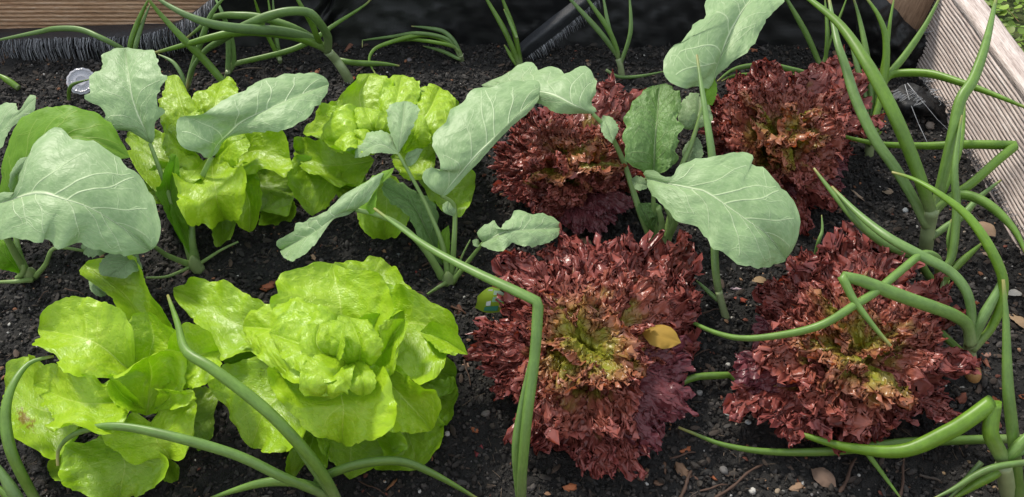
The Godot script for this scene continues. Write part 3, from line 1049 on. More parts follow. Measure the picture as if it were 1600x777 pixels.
const DATA_KOHL := [{"label":"kohlrabi plant at the left edge with one broad grey-green leaf hanging over the soil","at":Vector3(-0.6920, -0.0060, -0.6411),"stem":[.0002,-.006,.0012,.005,.006,.0024,.0168,.028,.0082],"stalks":[[[.012,.006,.0104,-.0006,.016,.0215,-.0341,.011,.0188],0.003],[[-.0084,.006,.0092,.014,.036,.0089,-.0084,.066,-.0156],0.003]],"leaves":[
{"kind":0,"tone":1,"mid":[.0473,.166,.0161,.1123,.191,.0216,.1518,.191,.0291,.1856,.176,.0341,.2397,.126,.0532],"l":[.0473,.166,.0161,.0558,.1768,.0045,.0867,.186,.0134,.0868,.1957,-.0125,.0869,.2041,-.0524,.0965,.2051,-.0756,.1139,.2056,-.08,.1321,.204,-.0609,.151,.1995,-.066,.1735,.1946,-.0545,.1942,.1891,-.0425,.2053,.1836,-.032,.2172,.178,-.0284,.2407,.163,.0022,.2537,.1486,.0326,.2546,.1371,.0542,.2426,.129,.0588,.2397,.126,.0532],"r":[.0473,.166,.0161,.0564,.1643,.0414,.0834,.1697,.074,.1093,.1736,.0764,.1368,.1717,.0866,.1398,.1707,.0768,.1578,.1636,.0867,.1684,.1569,.069,.1773,.1514,.0725,.2054,.1358,.0716,.2266,.1264,.0639,.2393,.1238,.0544,.2397,.126,.0532],"stalk":[-.0024,-.004,-.0008,.0228,.076,.0134,.0414,.136,.0212,.0483,.166,.0183],"sr":0.0045},
{"kind":1,"tone":0.8,"mid":[.0017,.076,-.0387,.0617,.156,-.0608,.124,.196,-.0786,.1879,.166,-.0698],"l":[.0017,.076,-.0387,-.0056,.1067,-.0521,.0048,.1501,-.0882,.0221,.1778,-.1254,.0502,.1905,-.1355,.1043,.2034,-.1276,.1358,.1926,-.1263,.1631,.1823,-.1045,.1879,.166,-.0698],"r":[.0017,.076,-.0387,.077,.1274,-.0205,.1287,.1726,-.0282,.1662,.1739,-.0504,.1879,.166,-.0698],"stalk":[.0022,.006,.0024,.0032,.046,-.0117,.0017,.076,-.0387],"sr":0.004},
{"kind":0,"tone":1,"mid":[-.0758,.106,-.1028,-.0177,.156,-.1336,.0324,.186,-.1685],"l":[-.0758,.106,-.1028,-.0765,.1303,-.1428,-.0545,.1531,-.1714,-.0362,.1619,-.1818,-.0112,.1688,-.1788,.0069,.1732,-.1567,.0169,.1816,-.1769,.0296,.1851,-.1739,.0324,.186,-.1685],"r":[-.0758,.106,-.1028,-.0316,.1226,-.0857,-.0052,.1509,-.1117,.002,.1636,-.1342,.0236,.1725,-.1398,.0328,.1791,-.1508,.0324,.186,-.1685],"stalk":[-.0013,.006,.0047,-.0375,.056,-.0386,-.0758,.106,-.1028],"sr":0.004},
{"kind":1,"tone":0.85,"mid":[.0006,.016,.0079,.0012,.056,.0081,-.0231,.076,-.0116],"l":[.0006,.016,.0079,-.0023,.0458,-.0118,-.0158,.061,-.0282,-.0382,.0704,-.0377,-.0231,.076,-.0116],"r":[.0006,.016,.0079,-.0029,.0328,.0165,-.0078,.0563,.0262,-.0238,.0675,.0063,-.0231,.076,-.0116]},
{"kind":0,"tone":1,"mid":[.0396,.136,-.0451,.0448,.156,-.0452,.0636,.176,-.0603],"l":[.0396,.136,-.0451,.0415,.1478,-.024,.0391,.1603,-.0407,.0462,.17,-.0607,.0636,.176,-.0603],"r":[.0396,.136,-.0451,.0585,.1455,-.0263,.0636,.1598,-.0354,.064,.1737,-.0567,.0636,.176,-.0603]},
{"kind":0,"tone":1,"mid":[.0989,.051,-.0052,.1227,.066,-.0064,.1379,.056,-.001],"l":[.0989,.051,-.0052,.0966,.0543,-.0105,.1078,.0624,-.0187,.1249,.0628,-.016,.1372,.0572,-.0046,.1379,.056,-.001],"r":[.0989,.051,-.0052,.1114,.0571,.009,.1325,.0645,.0173,.1379,.056,-.001],"stalk":[.0087,.001,.0042,.0442,.036,.0089,.0695,.066,.0028,.0989,.051,-.0052],"sr":0.003}]},
{"label":"kohlrabi plant behind the front left lettuce, two broad leaves raised over the back left butterhead","at":Vector3(-0.4628, -0.0060, -0.6670),"stem":[.0159,-.006,.0142,.0081,.006,.0119,.0097,.028,.011],"stalks":[[[.0026,.006,.0119,-.0178,.021,.0422,-.0443,.026,.0483],0.0022],[[.0096,.006,.0108,.0441,.021,-.0055,.0676,.026,-.017],0.0022]],"leaves":[
{"kind":0,"tone":1,"mid":[-.0387,.146,-.0939,-.0395,.161,-.098,-.0539,.191,-.1266,-.0662,.206,-.1577,-.094,.206,-.2263],"l":[-.0387,.146,-.0939,-.0499,.1556,-.0962,-.0604,.163,-.0996,-.0728,.1694,-.0948,-.0823,.1742,-.0932,-.0936,.1796,-.0974,-.0867,.1841,-.1053,-.0986,.1903,-.1165,-.1181,.1964,-.1295,-.1132,.1992,-.1384,-.1226,.2044,-.1627,-.1132,.206,-.1853,-.1238,.206,-.217,-.113,.206,-.2279,-.0956,.206,-.231,-.094,.206,-.2263],"r":[-.0387,.146,-.0939,-.0295,.1535,-.0907,-.025,.173,-.1079,-.0212,.1757,-.11,-.0114,.1843,-.1199,-.0217,.1914,-.1221,-.0164,.2032,-.1472,-.0096,.2074,-.1587,-.0212,.2112,-.1637,-.0285,.215,-.1832,-.044,.214,-.2087,-.0717,.2116,-.2212,-.0938,.2081,-.228,-.094,.206,-.2263],"stalk":[-.0057,-.004,-.0056,-.0129,.066,-.034,-.0286,.121,-.0716,-.0387,.146,-.0939],"sr":0.0036},
{"kind":0,"tone":1,"mid":[.0479,.136,-.0762,.0589,.151,-.0857,.0804,.166,-.0948,.102,.181,-.1024,.1449,.191,-.1252,.1765,.186,-.1567,.2001,.176,-.1872],"l":[.0479,.136,-.0762,.0442,.1438,-.0665,.0364,.1522,-.0702,.0193,.1641,-.0685,.0086,.1733,-.0864,.013,.1819,-.1053,.0514,.1936,-.0992,.0736,.1983,-.1257,.0952,.2015,-.141,.108,.2016,-.1578,.1391,.1972,-.1781,.167,.1913,-.1905,.1919,.1827,-.1946,.2001,.176,-.1872],"r":[.0479,.136,-.0762,.055,.1395,-.0802,.0654,.1505,-.0941,.0876,.1606,-.0945,.1341,.1761,-.0845,.1542,.1797,-.0829,.1779,.1824,-.0967,.1891,.181,-.1199,.1996,.1772,-.1581,.2001,.176,-.1872],"stalk":[-.0004,-.004,-.0032,.0021,.031,-.0163,.0038,.056,-.0432,.0211,.096,-.0615,.0479,.136,-.0762],"sr":0.0048},
{"kind":1,"tone":0.8,"mid":[-.0129,.026,-.0145,-.0176,.076,-.0408,-.0138,.106,-.0578,.0046,.146,-.0705],"l":[-.0129,.026,-.0145,-.0177,.0538,-.0206,-.025,.0766,-.0303,-.0323,.1015,-.046,-.0221,.1105,-.0495,-.0167,.1246,-.0602,-.0076,.1366,-.0679,-.0036,.1442,-.0751,.0046,.146,-.0705],"r":[-.0129,.026,-.0145,.003,.055,-.0195,.0038,.0826,-.0308,.001,.1038,-.0412,.0072,.1235,-.0525,.0086,.1424,-.0643,.0046,.146,-.0705]},
{"kind":1,"tone":0.8,"mid":[-.0015,.016,-.0013,-.0073,.056,-.0247,-.0103,.086,-.0524],"l":[-.0015,.016,-.0013,-.0058,.0424,-.0066,-.0146,.0675,-.0204,-.0171,.0808,-.0387,-.0103,.086,-.0524],"r":[-.0015,.016,-.0013,.0016,.0379,-.0164,.001,.0606,-.0329,-.004,.0773,-.0482,-.0103,.086,-.0524]},
{"kind":0,"tone":0.75,"mid":[-.0208,.101,.0624,-.0276,.106,.0877,-.0456,.101,.1043],"l":[-.0208,.101,.0624,-.0411,.1038,.0626,-.0605,.1049,.0763,-.0613,.1032,.0917,-.0537,.102,.103,-.0456,.101,.1043],"r":[-.0208,.101,.0624,-.0148,.1025,.0765,-.0047,.1046,.0949,-.0138,.1051,.1055,-.0256,.1034,.1082,-.0456,.101,.1043],"stalk":[.0001,.006,.0096,-.0137,.046,.0258,-.0115,.091,.0464,-.0208,.101,.0624],"sr":0.0034},
{"kind":0,"tone":1,"mid":[-.0684,.056,.1011,-.0768,.066,.0961,-.0951,.061,.0797],"l":[-.0684,.056,.1011,-.0729,.0605,.1065,-.0837,.0652,.1007,-.0955,.0617,.0823,-.0951,.061,.0797],"r":[-.0684,.056,.1011,-.0664,.0606,.0941,-.0761,.0652,.085,-.0951,.061,.0797]}]},
{"label":"kohlrabi plant in the middle of the bed with lobed leaves, between green and red lettuces","at":Vector3(-0.0902, -0.0060, -0.6318),"stem":[.0006,-.006,.0023,.0007,.006,.0046,.0003,.028,.0046],"stalks":[[[.0068,.006,.0012,.0203,.036,-.0176,.0323,.056,-.03],0.0016],[[-.0002,.006,.0057,-.0091,.018,.0216,-.0275,.006,.027],0.003]],"leaves":[
{"kind":0,"tone":1,"mid":[-.1145,.126,-.0218,-.1319,.136,-.0046,-.1632,.126,.0162,-.2124,.091,.0167],"l":[-.1145,.126,-.0218,-.097,.1404,-.0266,-.079,.1515,-.065,-.093,.1512,-.0545,-.1092,.1501,-.0426,-.1296,.1477,-.0253,-.1445,.1433,-.0101,-.1645,.134,-.0009,-.1905,.1227,.0012,-.1884,.1191,.0079,-.216,.1036,.0131,-.2139,.0966,.0192,-.2124,.091,.0167],"r":[-.1145,.126,-.0218,-.1195,.1289,-.0134,-.1241,.1312,-.0079,-.1389,.1349,.0044,-.1494,.1301,.0252,-.1637,.1213,.0463,-.1855,.1072,.0504,-.2032,.0986,.0371,-.2127,.0928,.0215,-.2124,.091,.0167],"stalk":[-.0049,-.004,-.0008,-.031,.066,-.0087,-.0617,.106,-.015,-.0888,.121,-.0184,-.1145,.126,-.0218],"sr":0.0044},
{"kind":1,"tone":0.85,"mid":[-.1172,.116,-.03,-.0937,.136,-.0424,-.0654,.156,-.0701],"l":[-.1172,.116,-.03,-.117,.1298,-.0509,-.1075,.1373,-.059,-.0824,.1489,-.069,-.0654,.156,-.0701],"r":[-.1172,.116,-.03,-.0931,.1269,-.013,-.0868,.1363,-.027,-.0847,.1437,-.0467,-.0699,.1515,-.059,-.0654,.156,-.0701]},
{"kind":0,"tone":1,"mid":[-.0631,.156,-.0973,-.0584,.176,-.1262,-.0592,.181,-.177],"l":[-.0631,.156,-.0973,-.0744,.1697,-.123,-.082,.1774,-.1539,-.0757,.179,-.1711,-.0592,.181,-.177],"r":[-.0631,.156,-.0973,-.0523,.1657,-.1134,-.0442,.1752,-.1311,-.0375,.1782,-.1584,-.0447,.1794,-.1721,-.0592,.181,-.177],"stalk":[-.0008,.001,.0008,-.0059,.051,-.0225,-.0255,.096,-.0534,-.0381,.116,-.0705,-.0631,.156,-.0973],"sr":0.003},
{"kind":0,"tone":1,"mid":[-.0631,.156,-.0973,-.0902,.166,-.1053,-.1236,.146,-.0993],"l":[-.0631,.156,-.0973,-.0779,.1627,-.1311,-.1048,.1618,-.1348,-.1217,.1527,-.119,-.1236,.146,-.0993],"r":[-.0631,.156,-.0973,-.0661,.1573,-.0947,-.094,.1625,-.0902,-.1075,.1546,-.0925,-.1236,.146,-.0993]},
{"kind":0,"tone":1,"mid":[-.0576,.136,-.1062,-.0433,.141,-.1098,-.0329,.141,-.1228],"l":[-.0576,.136,-.1062,-.0547,.1388,-.1161,-.0426,.141,-.1228,-.0329,.141,-.1228],"r":[-.0576,.136,-.1062,-.0508,.1383,-.0924,-.0406,.141,-.0983,-.0329,.141,-.1228]},
{"kind":0,"tone":1,"mid":[-.0037,.126,-.0474,.0265,.151,-.0716,.0603,.171,-.1036,.0902,.181,-.1375,.1288,.181,-.1926],"l":[-.0037,.126,-.0474,-.0158,.1348,-.0483,-.0252,.1417,-.0582,-.0257,.1474,-.0717,-.0153,.1521,-.0742,-.0032,.1568,-.0632,-.0063,.1617,-.0787,-.0137,.1659,-.0928,-.0166,.1713,-.116,-.0051,.176,-.1302,.0023,.1791,-.1411,.0094,.1822,-.159,.0263,.1852,-.1787,.0409,.1876,-.1969,.0678,.1892,-.2005,.0902,.188,-.2108,.122,.1855,-.2156,.1298,.1835,-.1994,.1288,.181,-.1926],"r":[-.0037,.126,-.0474,.005,.1289,-.0482,.0306,.1464,-.0679,.0577,.1614,-.094,.0816,.1718,-.122,.1122,.1776,-.1564,.1259,.179,-.1795,.1288,.181,-.1926],"stalk":[.0023,-.004,-.0031,.0093,.051,-.0225,.012,.086,-.0447,.0102,.106,-.0524,-.0037,.126,-.0474],"sr":0.0036},
{"kind":0,"tone":1,"mid":[.0518,.086,.0003,.0818,.106,-.0014,.1155,.106,-.0059,.1558,.091,-.0215],"l":[.0518,.086,.0003,.0442,.0934,-.0079,.0561,.1011,-.0171,.0664,.1067,-.0224,.0684,.1098,-.0037,.0759,.1099,-.0047,.0902,.11,-.0274,.1014,.1099,-.0357,.1159,.1066,-.0306,.1273,.1034,-.0346,.1456,.0979,-.0339,.155,.0936,-.0261,.1558,.091,-.0215],"r":[.0518,.086,.0003,.0494,.0864,.0062,.0633,.0916,.0172,.0786,.0982,.0271,.0902,.1001,.0124,.1069,.1,.02,.1262,.098,.0138,.1426,.0938,.0059,.1526,.0912,-.0088,.1558,.091,-.0215],"stalk":[.0053,.006,.0069,.0283,.041,-.0009,.0518,.086,.0003],"sr":0.0032},
{"kind":2,"tone":0.82,"mid":[-.0089,.016,-.0164,-.0285,.056,-.0454,-.0521,.091,-.0703,-.0885,.106,-.0866],"l":[-.0089,.016,-.0164,-.0327,.0471,-.02,-.0467,.0755,-.04,-.0657,.0968,-.0527,-.0827,.1026,-.0629,-.0902,.1061,-.0791,-.0885,.106,-.0866],"r":[-.0089,.016,-.0164,-.0075,.04,-.0354,-.0179,.0543,-.0469,-.0125,.07,-.0655,-.025,.0839,-.0808,-.0439,.0961,-.0839,-.0603,.1016,-.0935,-.0759,.1049,-.1016,-.0885,.1068,-.0959,-.0885,.106,-.0866]},
{"kind":1,"tone":0.8,"mid":[-.0032,.016,-.0106,-.0079,.046,-.0209,.0017,.066,-.0485],"l":[-.0032,.016,-.0106,-.0134,.0436,-.0206,-.0101,.0575,-.0405,.0017,.066,-.0485],"r":[-.0032,.016,-.0106,.0024,.0366,-.0171,.0036,.0566,-.0353,.0017,.066,-.0485]},
{"kind":0,"tone":1,"mid":[.0098,.091,-.0425,.0032,.101,-.0475,.0055,.106,-.0596],"l":[.0098,.091,-.0425,-.0019,.0984,-.0428,-.004,.1027,-.0531,.0055,.106,-.0596],"r":[.0098,.091,-.0425,.0134,.0968,-.0467,.0125,.1028,-.0554,.0055,.106,-.0596]},
{"kind":0,"tone":1,"mid":[.0471,.076,-.0048,.0431,.081,-.0006,.0368,.081,-.0073],"l":[.0471,.076,-.0048,.0437,.081,-.0096,.0368,.081,-.0073],"r":[.0471,.076,-.0048,.0457,.079,.0023,.0389,.081,.0017,.0368,.081,-.0073]}]},
{"label":"kohlrabi plant between the red lettuces with one leaf reaching over the liner at the top","at":Vector3(0.2202, -0.0060, -0.6987),"stem":[.0025,-.006,.0024,-.0007,.006,.0051,-.0026,.028,.0005],"stalks":[[[.0056,.006,.0075,.0096,.046,-.002,-.002,.071,-.0138],0.0045],[[-.0057,.006,.0075,-.0051,.046,-.002,-.0134,.071,-.01],0.005]],"leaves":[
{"kind":0,"tone":1,"mid":[.0688,.171,-.1635,.078,.196,-.1825,.0889,.211,-.2046,.1065,.226,-.2366,.1338,.231,-.2845,.199,.221,-.3847],"l":[.0688,.171,-.1635,.0579,.1766,-.1444,.0414,.1838,-.1409,.02,.192,-.123,.004,.1986,-.1186,-.0076,.2054,-.1326,-.0093,.2115,-.1535,.0048,.2189,-.1805,.0165,.2222,-.1835,.0274,.2263,-.2007,.0347,.2287,-.2097,.0408,.2311,-.2222,.0606,.2326,-.2378,.0651,.234,-.2709,.0915,.2343,-.3235,.1532,.2279,-.3782,.199,.221,-.3847],"r":[.0688,.171,-.1635,.0738,.1759,-.1659,.0773,.1811,-.171,.0965,.1982,-.1764,.1127,.2081,-.1823,.1267,.2165,-.198,.1393,.2247,-.2192,.1504,.2275,-.2393,.1715,.2302,-.2651,.1893,.2295,-.287,.209,.2262,-.3321,.2112,.2234,-.3708,.199,.221,-.3847],"stalk":[.0068,-.004,-.0034,.0219,.081,-.0644,.0423,.106,-.1055,.057,.141,-.1398,.0688,.171,-.1635],"sr":0.0036},
{"kind":0,"tone":1,"mid":[-.0436,.151,.0121,-.0216,.171,.0417,.0038,.178,.0577,.0182,.18,.0641,.0426,.176,.0821,.0722,.166,.1026,.094,.151,.1102,.1236,.116,.1202],"l":[-.0436,.151,.0121,-.0482,.1584,.0066,-.036,.1663,.0135,-.0265,.1742,.0322,-.0163,.1786,.0356,-.0085,.1812,.0231,.0126,.1856,.0137,.0388,.189,.0138,.0652,.1882,.0045,.0812,.1871,-.0002,.0882,.1862,.0107,.084,.1851,.0202,.0979,.1823,.0267,.1125,.1773,.0503,.131,.1689,.0665,.1379,.1595,.085,.1364,.143,.1043,.1303,.1287,.1172,.1236,.116,.1202],"r":[-.0436,.151,.0121,-.0425,.1499,.0252,-.0414,.154,.0454,-.0283,.1586,.07,-.0149,.1606,.0967,.0015,.16,.1035,.015,.1568,.1194,.0197,.1538,.1362,.0381,.15,.1409,.0475,.1466,.152,.0735,.1365,.1499,.0991,.1236,.1376,.1237,.1144,.122,.1236,.116,.1202],"stalk":[.0023,-.004,.0016,.0096,.031,.0032,.0112,.066,.0014,-.01,.116,.0049,-.0436,.151,.0121],"sr":0.004},
{"kind":2,"tone":0.85,"mid":[-.0215,.106,-.0375,-.0198,.136,-.0654,-.0171,.156,-.0963,-.0066,.171,-.1605],"l":[-.0215,.106,-.0375,-.0379,.1186,-.0347,-.0573,.131,-.0345,-.0672,.1407,-.0433,-.0642,.1473,-.0555,-.068,.1536,-.0694,-.0612,.1593,-.0816,-.0633,.1636,-.0928,-.0566,.1661,-.1091,-.049,.1681,-.1235,-.0409,.1696,-.1331,-.0274,.1715,-.1495,-.0066,.171,-.1605],"r":[-.0215,.106,-.0375,-.0071,.1208,-.035,.0112,.1361,-.0393,.005,.144,-.0487,.011,.1499,-.0604,.0071,.1541,-.0688,.0163,.1598,-.0783,.0093,.1645,-.0903,.0171,.1673,-.1104,.0167,.17,-.1355,.0084,.1719,-.1564,-.0066,.171,-.1605],"stalk":[-.0025,.001,.0033,-.0145,.046,-.0145,-.0215,.106,-.0375],"sr":0.0036},
{"kind":0,"tone":1,"mid":[-.1083,.171,-.0948,-.1347,.184,-.0981,-.1815,.184,-.129,-.2669,.136,-.2049],"l":[-.1083,.171,-.0948,-.1011,.1737,-.0998,-.1095,.1779,-.1113,-.1014,.1834,-.1312,-.102,.184,-.1612,-.1107,.184,-.1808,-.1228,.184,-.1808,-.1338,.184,-.1657,-.1448,.184,-.1657,-.147,.184,-.1777,-.164,.1784,-.19,-.1796,.1723,-.1937,-.1894,.1669,-.2184,-.2037,.1616,-.2226,-.2298,.1503,-.2095,-.2512,.142,-.2064,-.2669,.136,-.2049],"r":[-.1083,.171,-.0948,-.1205,.1693,-.0969,-.1562,.1706,-.0967,-.1734,.1692,-.1136,-.1929,.1647,-.1278,-.2249,.1481,-.1604,-.2539,.1366,-.1885,-.2669,.136,-.2049],"stalk":[-.0072,-.004,.0016,-.0309,.041,-.019,-.0579,.096,-.0754,-.0841,.141,-.0933,-.1083,.171,-.0948],"sr":0.004},
{"kind":0,"tone":1,"mid":[-.0915,.156,-.1102,-.0863,.156,-.0854,-.0808,.146,-.0648],"l":[-.0915,.156,-.1102,-.0967,.156,-.0895,-.0934,.1527,-.0705,-.083,.147,-.0611,-.0808,.146,-.0648],"r":[-.0915,.156,-.1102,-.0776,.156,-.1032,-.0717,.1534,-.0857,-.0761,.1489,-.0721,-.0808,.146,-.0648]},
{"kind":0,"tone":0.8,"mid":[.0435,.116,-.1251,.0528,.136,-.1372,.0576,.141,-.1723],"l":[.0435,.116,-.1251,.0268,.1235,-.1234,.0254,.1353,-.1468,.0423,.1387,-.1752,.0585,.1407,-.1773,.0576,.141,-.1723],"r":[.0435,.116,-.1251,.0581,.1249,-.1218,.0707,.133,-.1236,.0717,.1369,-.139,.0687,.1392,-.1626,.0576,.141,-.1723]},
{"kind":0,"tone":0.75,"mid":[.0375,.086,-.0874,.0437,.096,-.1027,.0542,.106,-.121],"l":[.0375,.086,-.0874,.0307,.0926,-.0995,.0404,.1001,-.1164,.0542,.106,-.121],"r":[.0375,.086,-.0874,.0553,.0938,-.0845,.0601,.1004,-.1048,.0542,.106,-.121]},
{"kind":2,"tone":0.85,"mid":[-.0124,.021,-.0019,-.0254,.051,-.0074,-.0384,.066,-.0235],"l":[-.0124,.021,-.0019,-.0286,.0444,-.0034,-.0404,.0597,-.0143,-.0384,.066,-.0235],"r":[-.0124,.021,-.0019,-.0079,.0388,-.0147,-.0046,.0526,-.0273,-.0181,.0585,-.0307,-.0384,.066,-.0235]},
{"kind":0,"tone":0.85,"mid":[-.0809,.036,.0469,-.112,.061,.0754,-.1479,.056,.0902],"l":[-.0809,.036,.0469,-.094,.0492,.0486,-.117,.0647,.0547,-.1289,.0629,.0657,-.1389,.0604,.0782,-.1479,.056,.0902],"r":[-.0809,.036,.0469,-.0869,.0415,.0584,-.1068,.0584,.0899,-.1234,.0592,.0795,-.1354,.0578,.0806,-.1479,.056,.0902],"stalk":[-.0176,.006,.0124,-.0514,.026,.0339,-.0809,.036,.0469],"sr":0.0026},
{"kind":0,"tone":0.85,"mid":[-.026,.091,-.0347,-.0395,.096,-.0336,-.0502,.091,-.0463],"l":[-.026,.091,-.0347,-.0334,.0952,-.0459,-.0425,.0936,-.0527,-.0502,.091,-.0463],"r":[-.026,.091,-.0347,-.0329,.0933,-.0248,-.0459,.0949,-.0232,-.0502,.091,-.0463]},
{"kind":1,"tone":0.8,"mid":[.0673,.156,-.1314,.0572,.166,-.1434,.0703,.181,-.1682],"l":[.0673,.156,-.1314,.0521,.1624,-.1307,.0519,.1701,-.1498,.0637,.1773,-.1626,.0703,.181,-.1682],"r":[.0673,.156,-.1314,.0729,.1646,-.1423,.0744,.1722,-.1545,.0703,.181,-.1682]}]}]
